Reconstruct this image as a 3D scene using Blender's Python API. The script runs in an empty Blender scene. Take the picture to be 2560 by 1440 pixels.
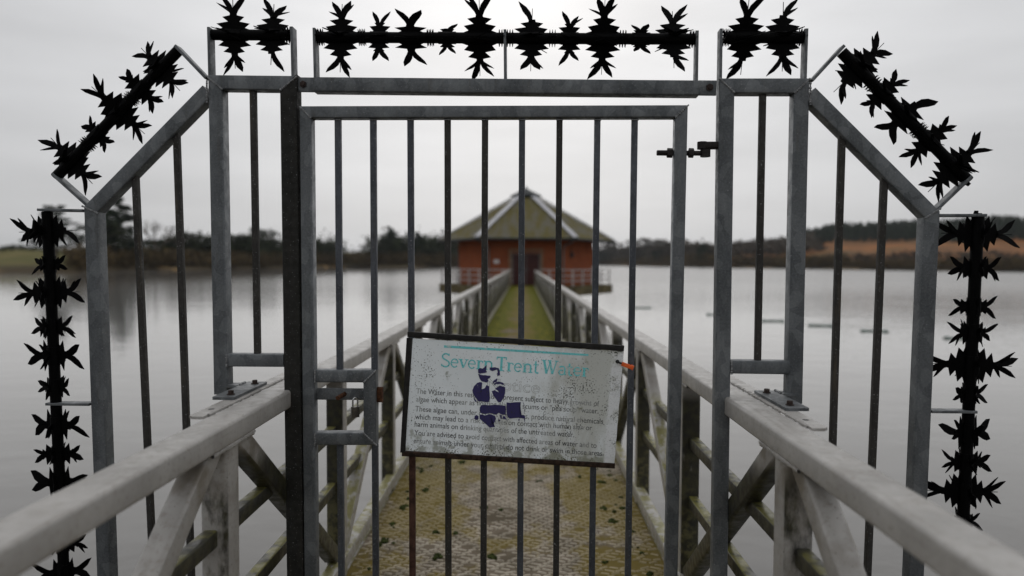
import bpy, bmesh, math, random
from mathutils import Vector, Matrix, Euler
R = math.radians
rnd = random.Random(7)
SC = bpy.context.scene
COL = SC.collection

# ------------------------------------------------------------------ camera
EYE = 1.47
FPX = 1707.0                      # focal length in photo pixels (24 mm on a 36 mm frame, 2560 px wide)
cam_d = bpy.data.cameras.new('camera')
cam = bpy.data.objects.new('camera', cam_d)
COL.objects.link(cam)
cam_d.sensor_width = 36.0
cam_d.lens = 36.0 * FPX / 2560.0
cam_d.clip_start = 0.05
cam_d.clip_end = 30000
cam.location = (0, 0, EYE)
CAM_R = Matrix.Rotation(R(0.94), 3, 'Z') @ Matrix.Rotation(R(90 - 2.11), 3, 'X') @ Matrix.Rotation(R(0.25), 3, 'Z')
cam.rotation_euler = CAM_R.to_euler()
cam_d.dof.use_dof = True
cam_d.dof.focus_distance = 2.36
cam_d.dof.aperture_fstop = 1.3
cam_d.dof.aperture_blades = 8
SC.camera = cam

# ------------------------------------------------------------------ overcast sky
W = bpy.data.worlds.new('World')
SC.world = W
W.use_nodes = True
wn = W.node_tree
wn.nodes.clear()
SUN_EL, SUN_AZ = 30.0, 0.0        # hidden sun, ahead of the camera behind the cloud


def wnode(t, **k):
    n = wn.nodes.new(t)
    for a, v in k.items():
        setattr(n, a, v)
    return n


def wmath(op, a, b=None, clamp=False):
    n = wnode('ShaderNodeMath', operation=op, use_clamp=clamp)
    for i, v in enumerate((a, b)):
        if v is None:
            continue
        if isinstance(v, (int, float)):
            n.inputs[i].default_value = v
        else:
            wn.links.new(v, n.inputs[i])
    return n.outputs[0]


sky = wnode('ShaderNodeTexSky', sky_type='NISHITA', sun_disc=False)
sky.sun_elevation = R(SUN_EL)
sky.sun_rotation = R(SUN_AZ)
sky.air_density = 1.0
sky.dust_density = 4.0
bg_sky = wnode('ShaderNodeBackground')
bg_sky.inputs[1].default_value = 0.05
wn.links.new(sky.outputs[0], bg_sky.inputs[0])
tc = wnode('ShaderNodeTexCoord')
# cloud layer: glow added ahead to leave the frame edges darker, faint stratus bands
dotn = wnode('ShaderNodeVectorMath', operation='DOT_PRODUCT')
wn.links.new(tc.outputs['Generated'], dotn.inputs[0])
dotn.inputs[1].default_value = (0.0, math.cos(R(16)), math.sin(R(16)))
glow = wmath('POWER', wmath('MAXIMUM', dotn.outputs['Value'], 0.0), 6.0)
mp = wnode('ShaderNodeMapping')
mp.inputs['Scale'].default_value = (1.6, 1.6, 8.0)
wn.links.new(tc.outputs['Generated'], mp.inputs[0])
nz = wnode('ShaderNodeTexNoise')
nz.inputs['Scale'].default_value = 2.2
nz.inputs['Detail'].default_value = 4.0
nz.inputs['Roughness'].default_value = 0.5
wn.links.new(mp.outputs[0], nz.inputs['Vector'])
band = wmath('MULTIPLY', wmath('SUBTRACT', nz.outputs['Fac'], 0.5), 0.34)
sxyz = wnode('ShaderNodeSeparateXYZ')
wn.links.new(tc.outputs['Generated'], sxyz.inputs[0])
elev = wmath('ADD', wmath('MULTIPLY', wmath('MAXIMUM', sxyz.outputs[2], 0.0), 0.62), 1.0)   # overcast: brighter towards the zenith
lum = wmath('MULTIPLY', elev, wmath('ADD', wmath('MULTIPLY', glow, 0.27), 0.49))
lum = wmath('MULTIPLY', lum, wmath('ADD', band, 1.0))
bg_cl = wnode('ShaderNodeBackground')
bg_cl.inputs[0].default_value = (0.972, 0.98, 1.0, 1)
wn.links.new(lum, bg_cl.inputs[1])
mx = wnode('ShaderNodeMixShader')
mx.inputs[0].default_value = 0.94
wn.links.new(bg_sky.outputs[0], mx.inputs[1])
wn.links.new(bg_cl.outputs[0], mx.inputs[2])
wo = wnode('ShaderNodeOutputWorld')
wn.links.new(mx.outputs[0], wo.inputs[0])

sun_d = bpy.data.lights.new('sun', 'SUN')
sun_d.energy = 0.5
sun_d.angle = R(110)
sun_d.color = (1.0, 0.97, 0.93)
sun = bpy.data.objects.new('sun', sun_d)
COL.objects.link(sun)
sun.location = (0, 20, 40)
sun.rotation_euler = Vector((0, -math.cos(R(SUN_EL)), -math.sin(R(SUN_EL)))).to_track_quat('-Z', 'Y').to_euler()

SC.view_settings.view_transform = 'Standard'
SC.view_settings.look = 'None'
SC.view_settings.exposure = 0.0
SC.view_settings.gamma = 1.0
SC.view_settings.use_curve_mapping = False
SC.cycles.max_bounces = 6
SC.cycles.use_denoising = True

# ------------------------------------------------------------------ survey helpers
GATE_C = Vector((-0.07, 2.34, 0))
GATE_YAW = R(-2.34)
GM = Matrix.Translation(GATE_C) @ Matrix.Rotation(GATE_YAW, 4, 'Z')
GMI = GM.inverted()


def ray(px, py):
    return CAM_R @ Vector(((px - 1280) / FPX, -(py - 720) / FPX, -1.0))


def on_plane(px, py, M, off=0.0):
    """Where the sight line through a photo pixel meets the local plane y = off of a placed thing."""
    Mi = M.inverted()
    o = Mi @ Vector((0, 0, EYE))
    d = Mi.to_3x3() @ ray(px, py)
    t = (off - o.y) / d.y
    return o + d * t


def G(px, py, off=0.0):
    return on_plane(px, py, GM, off)


def at_y(px, py, y):
    d = ray(px, py)
    return Vector((0, 0, EYE)) + d * (y / d.y)


# ------------------------------------------------------------------ material helpers
class NT:
    def __init__(s, name, rough=0.6, spec=0.5, metal=0.0):
        s.m = bpy.data.materials.new(name)
        s.m.use_nodes = True
        s.t = s.m.node_tree
        s.b = s.t.nodes['Principled BSDF']
        s.b.inputs['Roughness'].default_value = rough
        s.b.inputs['Specular IOR Level'].default_value = spec
        s.b.inputs['Metallic'].default_value = metal
        s.tc = s.t.nodes.new('ShaderNodeTexCoord')
        s.geo = s.t.nodes.new('ShaderNodeNewGeometry')
        s.obj = s.tc.outputs['Object']
        s.pos = s.geo.outputs['Position']

    def put(s, v, sock):
        if isinstance(v, bpy.types.NodeSocket):
            s.t.links.new(v, sock)
        elif isinstance(v, (tuple, list)) and len(v) == 3 and sock.type == 'RGBA':
            sock.default_value = (*v, 1)
        else:
            sock.default_value = v

    def base(s, v):
        s.put(v, s.b.inputs['Base Color'])
        return s

    def math(s, op, a, b=0.0, clamp=False):
        n = s.t.nodes.new('ShaderNodeMath')
        n.operation = op
        n.use_clamp = clamp
        s.put(a, n.inputs[0])
        s.put(b, n.inputs[1])
        return n.outputs[0]

    def noise(s, scale, vec=None, detail=4.0, rough=0.55, stretch=None, dist=0.0):
        vec = vec or s.obj
        if stretch:
            mpn = s.t.nodes.new('ShaderNodeMapping')
            mpn.inputs['Scale'].default_value = stretch
            s.t.links.new(vec, mpn.inputs[0])
            vec = mpn.outputs[0]
        n = s.t.nodes.new('ShaderNodeTexNoise')
        n.inputs['Scale'].default_value = scale
        n.inputs['Detail'].default_value = detail
        n.inputs['Roughness'].default_value = rough
        n.inputs['Distortion'].default_value = dist
        s.t.links.new(vec, n.inputs['Vector'])
        return n.outputs['Fac']

    def voronoi(s, scale, vec=None, out='Distance', stretch=None):
        vec = vec or s.obj
        if stretch:
            mpn = s.t.nodes.new('ShaderNodeMapping')
            mpn.inputs['Scale'].default_value = stretch
            s.t.links.new(vec, mpn.inputs[0])
            vec = mpn.outputs[0]
        n = s.t.nodes.new('ShaderNodeTexVoronoi')
        n.inputs['Scale'].default_value = scale
        s.t.links.new(vec, n.inputs['Vector'])
        return n.outputs[out]

    def step(s, v, lo, hi, a=0.0, b=1.0):
        n = s.t.nodes.new('ShaderNodeMapRange')
        n.interpolation_type = 'SMOOTHSTEP'
        s.put(v, n.inputs[0])
        n.inputs[1].default_value = lo
        n.inputs[2].default_value = hi
        n.inputs[3].default_value = a
        n.inputs[4].default_value = b
        return n.outputs[0]

    def mix(s, f, a, b):
        n = s.t.nodes.new('ShaderNodeMix')
        n.data_type = 'RGBA'
        s.put(f, n.inputs[0])
        s.put(a, n.inputs[6])
        s.put(b, n.inputs[7])
        return n.outputs[2]

    def xyz(s, v):
        n = s.t.nodes.new('ShaderNodeSeparateXYZ')
        s.t.links.new(v, n.inputs[0])
        return n.outputs

    def bump(s, h, strength=0.3, dist=0.01):
        n = s.t.nodes.new('ShaderNodeBump')
        n.inputs['Strength'].default_value = strength
        n.inputs['Distance'].default_value = dist
        s.put(h, n.inputs['Height'])
        s.t.links.new(n.outputs[0], s.b.inputs['Normal'])
        return s


def simple(name, c, rough=0.6, spec=0.5, metal=0.0, var=0.35, scale=30.0):
    m = NT(name, rough, spec, metal)
    f = m.step(m.noise(scale), 0.3, 0.7)
    m.base(m.mix(f, tuple(x * (1 - var) for x in c), tuple(min(1, x * (1 + var)) for x in c)))
    return m.m


def make_galv(name, dark, light, rough=0.5, metal=0.35, brown=0.25):
    m = NT(name, rough, 0.45, metal)
    col = m.voronoi(31, out='Color', stretch=(1, 1, 0.7))
    bw = m.t.nodes.new('ShaderNodeRGBToBW')
    m.t.links.new(col, bw.inputs[0])
    patch = m.math('MULTIPLY', m.step(bw.outputs[0], 0.45, 0.8), 0.27)
    cloud = m.math('MULTIPLY', m.step(m.noise(9, stretch=(1, 1, 0.35)), 0.3, 0.7), 0.4)
    fine = m.math('MULTIPLY', m.step(m.noise(140, detail=2), 0.35, 0.65), 0.18)
    f = m.math('ADD', m.math('ADD', patch, cloud), fine, True)
    c = m.mix(f, dark, light)
    streak = m.math('MULTIPLY', m.step(m.noise(14, stretch=(3, 3, 0.25), detail=5), 0.56, 0.72), brown)
    c = m.mix(streak, c, (0.07, 0.055, 0.035))
    spk = m.math('MULTIPLY', m.step(m.noise(230, detail=1), 0.70, 0.74), 0.6)
    c = m.mix(spk, c, (0.42, 0.43, 0.44))
    m.base(c)
    m.put(m.step(m.noise(40), 0.3, 0.7, rough - 0.08, rough + 0.15), m.b.inputs['Roughness'])
    m.bump(m.noise(90, detail=3), 0.12, 0.003)
    return m.m


GALV = make_galv('galvanised_steel', (0.062, 0.069, 0.075), (0.2, 0.213, 0.222))
GALV_BAR = make_galv('galvanised_bar_steel', (0.04, 0.045, 0.054), (0.115, 0.126, 0.145), brown=0.3)
DARKBAR = make_galv('weathered_dark_bar', (0.018, 0.0165, 0.0145), (0.042, 0.039, 0.034), 0.7, 0.0, 0.6)
DARKPOST = make_galv('black_painted_post', (0.007, 0.007, 0.0055), (0.0145, 0.014, 0.011), 0.75, 0.0, 0.15)
RUSTBAR = simple('rust_brown_bar', (0.06, 0.03, 0.022), 0.8, 0.2, 0, 0.4, 40)
RUST = simple('rust', (0.065, 0.027, 0.013), 0.85, 0.2, 0, 0.55, 90)
BOLT = simple('rusty_bolt_steel', (0.035, 0.022, 0.018), 0.7, 0.3, 0, 0.5, 120)
HINGE = simple('dark_hinge_steel', (0.014, 0.011, 0.010), 0.65, 0.3, 0, 0.6, 120)
BLACK = simple('black_spike_plastic', (0.0016, 0.0016, 0.0018), 0.55, 0.05, 0, 0.3, 40)
BRASS = simple('tarnished_padlock_steel', (0.10, 0.09, 0.075), 0.4, 0.5, 0.6, 0.3, 60)
SHACKLE = simple('bright_shackle_steel', (0.5, 0.5, 0.5), 0.25, 0.5, 0.9, 0.15, 60)
WELD = simple('weld_bead', (0.2, 0.205, 0.21), 0.55, 0.5, 0.2, 0.5, 160)


def make_paint(name='weathered_cream_paint', shady=False):
    m = NT(name, 0.42, 0.5)
    x, y, z = m.xyz(m.pos)
    nx, ny, nz_ = m.xyz(m.geo.outputs['Normal'])
    c = m.mix(m.step(m.noise(6, m.pos), 0.3, 0.7), (0.315, 0.302, 0.285), (0.405, 0.39, 0.37))
    c = m.mix(m.math('MULTIPLY', m.step(m.noise(70, m.pos, 5), 0.5, 0.75), 0.45), c, (0.19, 0.16, 0.12))
    scuff = m.math('MULTIPLY', m.step(m.noise(34, m.pos, 5, 0.6, (1.0, 0.06, 1.0)), 0.56, 0.72), 0.4)
    c = m.mix(scuff, c, (0.17, 0.15, 0.125))
    c = m.mix(m.math('MULTIPLY', m.step(m.noise(150, m.pos, 2, 0.5), 0.69, 0.73), 0.7), c, (0.07, 0.06, 0.045))
    c = m.mix(m.math('MULTIPLY', m.step(m.noise(3.1, m.pos, 5, 0.6), 0.56, 0.70), 0.22), c, (0.21, 0.175, 0.135))
    # brown run-off under the top rail
    run = m.math('MULTIPLY', m.step(z, 0.70, 0.93), m.step(z, 0.955, 0.94))
    run = m.math('MULTIPLY', run, m.step(m.noise(9, m.pos, 5), 0.42, 0.62))
    c = m.mix(m.math('MULTIPLY', run, 0.7), c, (0.13, 0.105, 0.07))
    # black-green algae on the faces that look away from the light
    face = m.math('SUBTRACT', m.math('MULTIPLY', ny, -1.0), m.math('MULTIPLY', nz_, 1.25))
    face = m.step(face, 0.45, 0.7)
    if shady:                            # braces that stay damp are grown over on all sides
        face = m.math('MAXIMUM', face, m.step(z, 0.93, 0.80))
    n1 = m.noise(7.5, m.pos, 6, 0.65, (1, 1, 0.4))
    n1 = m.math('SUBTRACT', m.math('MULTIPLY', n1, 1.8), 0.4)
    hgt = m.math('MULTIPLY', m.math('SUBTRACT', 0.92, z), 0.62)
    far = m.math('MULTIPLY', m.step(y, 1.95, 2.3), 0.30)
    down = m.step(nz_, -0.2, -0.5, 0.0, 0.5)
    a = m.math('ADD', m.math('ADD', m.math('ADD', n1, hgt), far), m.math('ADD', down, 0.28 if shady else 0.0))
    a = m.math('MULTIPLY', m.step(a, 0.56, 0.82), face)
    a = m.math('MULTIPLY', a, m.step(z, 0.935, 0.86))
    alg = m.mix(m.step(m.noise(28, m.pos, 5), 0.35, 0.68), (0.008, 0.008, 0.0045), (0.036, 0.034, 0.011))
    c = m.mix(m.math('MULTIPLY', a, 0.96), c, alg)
    # yellow-green growth on low upward faces and thin rails
    up = m.math('MULTIPLY', m.step(nz_, 0.35, 0.8), m.step(z, 0.77, 0.68))
    g = m.math('MULTIPLY', up, m.step(m.noise(16, m.pos, 6), 0.40, 0.56))
    c = m.mix(m.math('MULTIPLY', g, 0.9), c, m.mix(m.noise(50, m.pos), (0.11, 0.10, 0.012), (0.26, 0.24, 0.07)))
    low = m.math('MULTIPLY', m.step(z, 0.75, 0.1), m.step(m.noise(22, m.pos, 6, 0.7), 0.45, 0.62))
    c = m.mix(m.math('MULTIPLY', low, 0.2 if shady else 0.7), c, (0.17, 0.155, 0.07))
    m.base(c)
    m.put(m.step(m.noise(30, m.pos), 0.3, 0.7, 0.33, 0.6), m.b.inputs['Roughness'])
    m.bump(m.noise(55, m.pos, 4), 0.12, 0.004)
    return m.m


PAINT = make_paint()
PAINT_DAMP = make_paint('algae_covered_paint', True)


def make_deck(name, lug=False):
    m = NT(name, 0.6 if lug else 0.85, 0.4 if lug else 0.08)
    x, y, z = m.xyz(m.pos)
    base_a, base_b = ((0.28, 0.24, 0.175), (0.50, 0.44, 0.35)) if lug else ((0.11, 0.09, 0.062), (0.22, 0.18, 0.135))
    c = m.mix(m.step(m.noise(5, m.pos, 5), 0.3, 0.7), base_a, base_b)
    c = m.mix(m.math('MULTIPLY', m.step(m.noise(60, m.pos, 4), 0.5, 0.7), 0.5), c, (0.10, 0.085, 0.06))
    edge = m.math('ABSOLUTE', m.math('ADD', x, 0.065))
    edge = m.step(edge, 0.1, 0.62)
    far = m.step(y, 6.0, 15.0)
    n = m.noise(1.9, m.pos, 6, 0.65, (1.0, 0.7, 1.0))
    n = m.math('SUBTRACT', m.math('MULTIPLY', n, 1.9), 0.45)
    f = m.math('ADD', m.math('ADD', n, m.math('MULTIPLY', edge, 0.2)), m.math('MULTIPLY', far, 0.22))
    ocher = m.step(f, 0.50, 0.66)
    c = m.mix(m.math('MULTIPLY', ocher, 0.65 if lug else 0.9), c, (0.26, 0.20, 0.055) if lug else (0.165, 0.125, 0.03))
    f2 = m.math('ADD', m.math('ADD', n, m.math('MULTIPLY', edge, 0.42)), m.math('MULTIPLY', far, 0.12))
    moss = m.math('MULTIPLY', m.step(f2, 0.62, 0.84), m.step(y, 4.0, 8.0))
    c = m.mix(m.math('MULTIPLY', moss, 0.95), c, m.mix(m.step(m.noise(9, m.pos, 4), 0.35, 0.65), (0.05, 0.07, 0.006), (0.17, 0.155, 0.008)))
    m.base(c)
    m.bump(m.noise(130, m.pos, 3), 0.25, 0.003)
    return m.m


DECK = make_deck('dirty_deck_plate')
LUG = make_deck('worn_deck_tread', True)
MOSS = simple('moss_green', (0.035, 0.045, 0.012), 0.95, 0.1, 0, 0.6, 60)


def make_water():
    m = NT('reservoir_water', 0.05, 0.5)
    m.b.inputs['IOR'].default_value = 1.33
    m.base((0.135, 0.13, 0.122))
    n1 = m.noise(1.1, m.pos, 4, 0.6, (0.55, 1.0, 1.0))
    n2 = m.noise(0.22, m.pos, 2, 0.5, (0.5, 1.0, 1.0))
    calm = m.step(m.noise(0.012, m.pos, 2, 0.5, (0.6, 1.0, 1.0)), 0.35, 0.65, 0.35, 1.0)
    h = m.math('MULTIPLY', m.math('ADD', n1, m.math('MULTIPLY', n2, 1.6)), calm)
    x, y, z = m.xyz(m.pos)
    side = m.step(x, -90, 10)                      # sheltered and calm on the left, wind ripple on the right
    dist = m.step(y, 15, 160)
    m.put(m.math('ADD', 0.05, m.math('MULTIPLY', dist, m.math('ADD', 0.015, m.math('MULTIPLY', side, 0.2)))), m.b.inputs['Roughness'])
    h = m.math('MULTIPLY', h, m.math('ADD', 0.4, m.math('MULTIPLY', side, 1.1)))
    m.bump(h, 0.22, 0.12)
    return m.m


WATER = make_water()


def make_land():
    m = NT('shore_land', 0.95, 0.1)
    x, y, z = m.xyz(m.pos)
    grass = m.mix(m.step(m.noise(0.03, m.pos, 5), 0.35, 0.65), (0.075, 0.075, 0.016), (0.13, 0.105, 0.03))
    brack = m.mix(m.step(m.noise(0.02, m.pos, 6, 0.65), 0.35, 0.68), (0.085, 0.052, 0.024), (0.30, 0.115, 0.032))
    c = m.mix(m.step(x, -60, 60), grass, brack)
    c = m.mix(m.step(m.noise(0.012, m.pos, 4), 0.52, 0.68), c, (0.06, 0.06, 0.025))
    bank = m.mix(m.step(m.noise(0.06, m.pos, 4, 0.6, (1, 1, 0.1)), 0.55, 0.68), (0.06, 0.045, 0.025), (0.30, 0.19, 0.08))
    c = m.mix(m.step(z, 0.9, -1.2), c, bank)
    m.base(c)
    return m.m


LAND = make_land()


def leaf(name, a, b):
    m = NT(name, 0.9, 0.1)
    m.base(m.mix(m.step(m.noise(0.9), 0.3, 0.7), a, b))
    return m.m


PINE = leaf('pine_needles', (0.012, 0.02, 0.014), (0.04, 0.055, 0.03))
EVERG = leaf('evergreen_leaves', (0.015, 0.022, 0.012), (0.045, 0.055, 0.022))
SCRUB = leaf('winter_scrub', (0.05, 0.037, 0.02), (0.115, 0.08, 0.035))
WOOD = leaf('brown_winter_wood', (0.045, 0.038, 0.03), (0.09, 0.07, 0.05))
BARK = leaf('bare_bark', (0.07, 0.058, 0.045), (0.12, 0.1, 0.08))

BRICKM = NT('red_brickwork', 0.9, 0.05)
_bt = BRICKM.t.nodes.new('ShaderNodeTexBrick')
_bt.inputs['Color1'].default_value = (0.29, 0.07, 0.028, 1)
_bt.inputs['Color2'].default_value = (0.37, 0.095, 0.036, 1)
_bt.inputs['Mortar'].default_value = (0.24, 0.13, 0.08, 1)
_bt.inputs['Scale'].default_value = 1.0
_bt.inputs['Mortar Size'].default_value = 0.008
_bt.inputs['Brick Width'].default_value = 0.225
_bt.inputs['Row Height'].default_value = 0.075
BRICKM.t.links.new(BRICKM.tc.outputs['UV'], _bt.inputs['Vector'])
BRICKM.base(BRICKM.mix(BRICKM.math('MULTIPLY', BRICKM.step(BRICKM.noise(1.2, BRICKM.pos, 5), 0.4, 0.7), 0.45), _bt.outputs['Color'], (0.17, 0.06, 0.035)))
BRICK = BRICKM.m

ROOFM = NT('mossy_slate', 0.9, 0.08)
_a = ROOFM.step(ROOFM.noise(2.2, ROOFM.pos, 5, 0.6, (1, 0.3, 0.12)), 0.38, 0.62)
_c = ROOFM.mix(_a, (0.165, 0.155, 0.125), (0.15, 0.128, 0.055))
_c = ROOFM.mix(ROOFM.math('MULTIPLY', ROOFM.step(ROOFM.noise(3.2, ROOFM.pos, 5), 0.5, 0.7), 0.7), _c, (0.12, 0.12, 0.03))
ROOFM.base(_c)
ROOF = ROOFM.m
LEAD = simple('pale_lead_flashing', (0.5, 0.5, 0.53), 0.5, 0.4, 0, 0.15, 3)
DARKROOF = simple('dark_roof_metal', (0.018, 0.024, 0.026), 0.6, 0.4, 0, 0.3, 4)
CONC = simple('mossy_concrete', (0.11, 0.09, 0.045), 0.9, 0.2, 0, 0.45, 2)
MAROON = simple('maroon_door_paint', (0.055, 0.011, 0.010), 0.5, 0.4, 0, 0.3, 6)
STONE = simple('pale_door_surround', (0.24, 0.15, 0.09), 0.8, 0.3, 0, 0.2, 4)
PIPE = simple('grey_pipe', (0.14, 0.135, 0.13), 0.6, 0.4, 0, 0.2, 5)
RAILP = simple('pale_grey_rail_paint', (0.42, 0.4, 0.39), 0.5, 0.4, 0, 0.2, 5)
WHITE = simple('white_enamel', (0.7, 0.7, 0.7), 0.4, 0.5, 0, 0.1, 10)
LAMPBLK = simple('black_lamp_housing', (0.012, 0.012, 0.012), 0.5, 0.4, 0, 0.3, 10)
BOOMM = simple('green_boom_plastic', (0.14, 0.19, 0.165), 0.6, 0.4, 0, 0.4, 6)


# ------------------------------------------------------------------ mesh helpers
def finish(name, bm, m, parent=None, smooth=None, loc=None):
    me = bpy.data.meshes.new(name)
    bm.normal_update()
    bm.to_mesh(me)
    bm.free()
    if smooth is not None:
        me.shade_smooth()
        me.set_sharp_from_angle(angle=R(smooth))
    for mm in (m if isinstance(m, (list, tuple)) else [m]):
        me.materials.append(mm)
    return link(name, me, parent, loc)


def link(name, me, parent=None, loc=None):
    o = bpy.data.objects.new(name, me)
    COL.objects.link(o)
    if parent is not None:
        o.parent = parent
    if loc is not None:
        o.location = loc
    return o


def tag(o, label=None, cat=None, group=None, kind=None):
    for k, v in (('label', label), ('category', cat), ('group', group), ('kind', kind)):
        if v:
            o[k] = v
    return o


def empty(name, M, label, cat, group=None):
    o = bpy.data.objects.new(name, None)
    COL.objects.link(o)
    o.empty_display_size = 0.1
    o.matrix_world = M
    return tag(o, label, cat, group)


def ring_profile(w, d, r, seg=3):
    pts = []
    r = min(r, w / 2 - 1e-4, d / 2 - 1e-4)
    for cx, cy, a0 in ((1, 1, 0), (-1, 1, 90), (-1, -1, 180), (1, -1, 270)):
        for k in range(seg + 1):
            a = R(a0 + 90.0 * k / seg)
            pts.append((cx * (w / 2 - r) + r * math.cos(a), cy * (d / 2 - r) + r * math.sin(a)))
    return pts


def frame_axes(p0, p1, side=None):
    a = (p1 - p0).normalized()
    side = Vector(side) if side is not None else Vector((0, 1, 0))
    if abs(a.dot(side)) > 0.98:
        side = Vector((1, 0, 0))
    x = side.cross(a).normalized()
    if x.length < 1e-6:
        x = Vector((1, 0, 0))
    y = a.cross(x).normalized()
    return a, x, y


def tube(bm, p0, p1, w, d, r=0.004, m0=0.0, m1=0.0, side=(0, 1, 0), seg=3):
    """Hollow-section member: w across, d along 'side'; m0/m1 shear the ends (mitres)."""
    p0, p1 = Vector(p0), Vector(p1)
    a, x, y = frame_axes(p0, p1, side)
    prof = ring_profile(w, d, r, seg)
    rings = []
    for p, mm in ((p0, m0), (p1, m1)):
        rings.append([bm.verts.new(p + x * u + y * v + a * (u * mm)) for u, v in prof])
    n = len(prof)
    for i in range(n):
        bm.faces.new((rings[0][i], rings[0][(i + 1) % n], rings[1][(i + 1) % n], rings[1][i]))
    bm.faces.new(list(reversed(rings[0])))
    bm.faces.new(rings[1])
    return bm


def box(bm, c, s, M=None):
    v = []
    for i in (-1, 1):
        for j in (-1, 1):
            for k in (-1, 1):
                p = Vector((c[0] + i * s[0] / 2, c[1] + j * s[1] / 2, c[2] + k * s[2] / 2))
                v.append(bm.verts.new(M @ p if M else p))
    for f in ((0, 1, 3, 2), (4, 6, 7, 5), (0, 4, 5, 1), (2, 3, 7, 6), (0, 2, 6, 4), (1, 5, 7, 3)):
        bm.faces.new([v[i] for i in f])
    return bm


def cyl(bm, p0, p1, r0, r1=None, n=12, caps=True):
    p0, p1 = Vector(p0), Vector(p1)
    r1 = r0 if r1 is None else r1
    a, x, y = frame_axes(p0, p1)
    rr = []
    for p, r in ((p0, r0), (p1, r1)):
        rr.append([bm.verts.new(p + (x * math.cos(2 * math.pi * k / n) + y * math.sin(2 * math.pi * k / n)) * r) for k in range(n)])
    for k in range(n):
        bm.faces.new((rr[0][k], rr[0][(k + 1) % n], rr[1][(k + 1) % n], rr[1][k]))
    if caps:
        bm.faces.new(list(reversed(rr[0])))
        bm.faces.new(rr[1])
    return bm


def path_tube(bm, pts, r, n=8):
    for a, b in zip(pts[:-1], pts[1:]):
        cyl(bm, a, b, r, n=n)
    return bm


def plate(bm, pts, o, ex, ey, th):
    """Extruded outline: 2-D pts in the ex/ey frame at o, thickness th centred on it."""
    n = ex.cross(ey).normalized() * (th / 2)
    top = [bm.verts.new(o + ex * u + ey * v + n) for u, v in pts]
    bot = [bm.verts.new(o + ex * u + ey * v - n) for u, v in pts]
    bm.faces.new(top)
    bm.faces.new(list(reversed(bot)))
    k = len(pts)
    for i in range(k):
        bm.faces.new((top[i], bot[i], bot[(i + 1) % k], top[(i + 1) % k]))


def bead(bm, p0, p1, r, n=None):
    p0, p1 = Vector(p0), Vector(p1)
    n = n or max(3, int((p1 - p0).length / (r * 1.1)))
    a, x, y = frame_axes(p0, p1)
    prev = None
    for i in range(n + 1):
        p = p0.lerp(p1, i / n)
        rr = r * (0.7 + 0.6 * rnd.random()) * (1.15 if i % 2 else 0.8)
        ring = [bm.verts.new(p + (x * math.cos(k * math.pi / 3) + y * math.sin(k * math.pi / 3)) * rr) for k in range(6)]
        if prev:
            for k in range(6):
                bm.faces.new((prev[k], prev[(k + 1) % 6], ring[(k + 1) % 6], ring[k]))
        prev = ring


# ------------------------------------------------------------------ water, terrain
WZ = -2.13
bm = bmesh.new()
for sx, sy in ((-1, -1), (1, -1), (1, 1), (-1, 1)):
    bm.verts.new((sx * 4000, sy * 3300, WZ))
bm.faces.new(bm.verts[:])
tag(finish('water', bm, WATER), kind='structure')

HOR = lambda px: 656 + (px - 1308) * 0.0044
SHORE = [(-4000, 150), (-600, 160), (0, 192), (200, 198), (350, 279), (600, 323), (850, 455), (1050, 473), (1150, 500), (1300, 900), (1500, 1150),
         (1720, 690), (1830, 597), (2000, 512), (2200, 439), (2400, 384), (2560, 351), (3200, 300), (6000, 260)]


def lerp_tab(tab, v):
    if v <= tab[0][0]:
        return tab[0][1]
    for (a, b), (c, d) in zip(tab[:-1], tab[1:]):
        if v <= c:
            return b + (d - b) * (v - a) / (c - a)
    return tab[-1][1]


def shore(px):
    return lerp_tab(SHORE, px)


# ground height above the eye level horizon line, per azimuth: (offset behind the shoreline -> z)
HILL_L = [(0, WZ), (4, WZ + 1.2), (18, WZ + 2.2), (60, 1.0), (140, 5.5), (260, 9), (500, 14), (1500, 16), (3000, 16)]
HILL_M = [(0, WZ), (6, WZ + 1.0), (30, 0.0), (100, 4), (300, 14), (500, 18), (1500, 30), (3000, 30)]
HILL_R = [(0, WZ), (6, WZ + 1.0), (40, 1.0), (150, 11), (300, 25), (420, 37), (560, 50), (1000, 50), (3000, 44)]
HILL_B = [(0, WZ), (6, WZ + 1.0), (40, 1.5), (300, 8), (3000, 10)]


def ground_z(px, off):
    wl = max(0.0, min(1.0, (px - 1000) / 350.0))
    wr = max(0.0, min(1.0, (px - 1780) / 330.0))
    l, mm, r = lerp_tab(HILL_L, off), lerp_tab(HILL_M, off), lerp_tab(HILL_R, off)
    z = l * (1 - wl) + mm * wl
    z = z * (1 - wr) + r * wr
    if off > 40:
        z += 1.2 * math.sin(px * 0.011 + off * 0.01) + 0.8 * math.sin(px * 0.031)
    return z


offs = [-8, 0, 4, 10, 20, 40, 70, 110, 160, 230, 300, 380, 460, 560, 700, 1000]
bm = bmesh.new()
rows = []
pxs = list(range(-3900, 6600, 60))
for px in pxs:
    D = shore(px) * (1 + 0.02 * math.sin(px * 0.023) + 0.012 * math.sin(px * 0.071))
    col = []
    for o in offs:
        Y = D + o
        p = at_y(px, 700, Y)
        z = WZ - 1.0 if o < 0 else ground_z(px, o)
        col.append(bm.verts.new((p.x, Y, z)))
    rows.append(col)
for a, b in zip(rows[:-1], rows[1:]):
    for i in range(len(offs) - 1):
        bm.faces.new((a[i], b[i], b[i + 1], a[i + 1]))
land = tag(finish('shore_terrain', bm, LAND, smooth=60), kind='structure')
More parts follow.
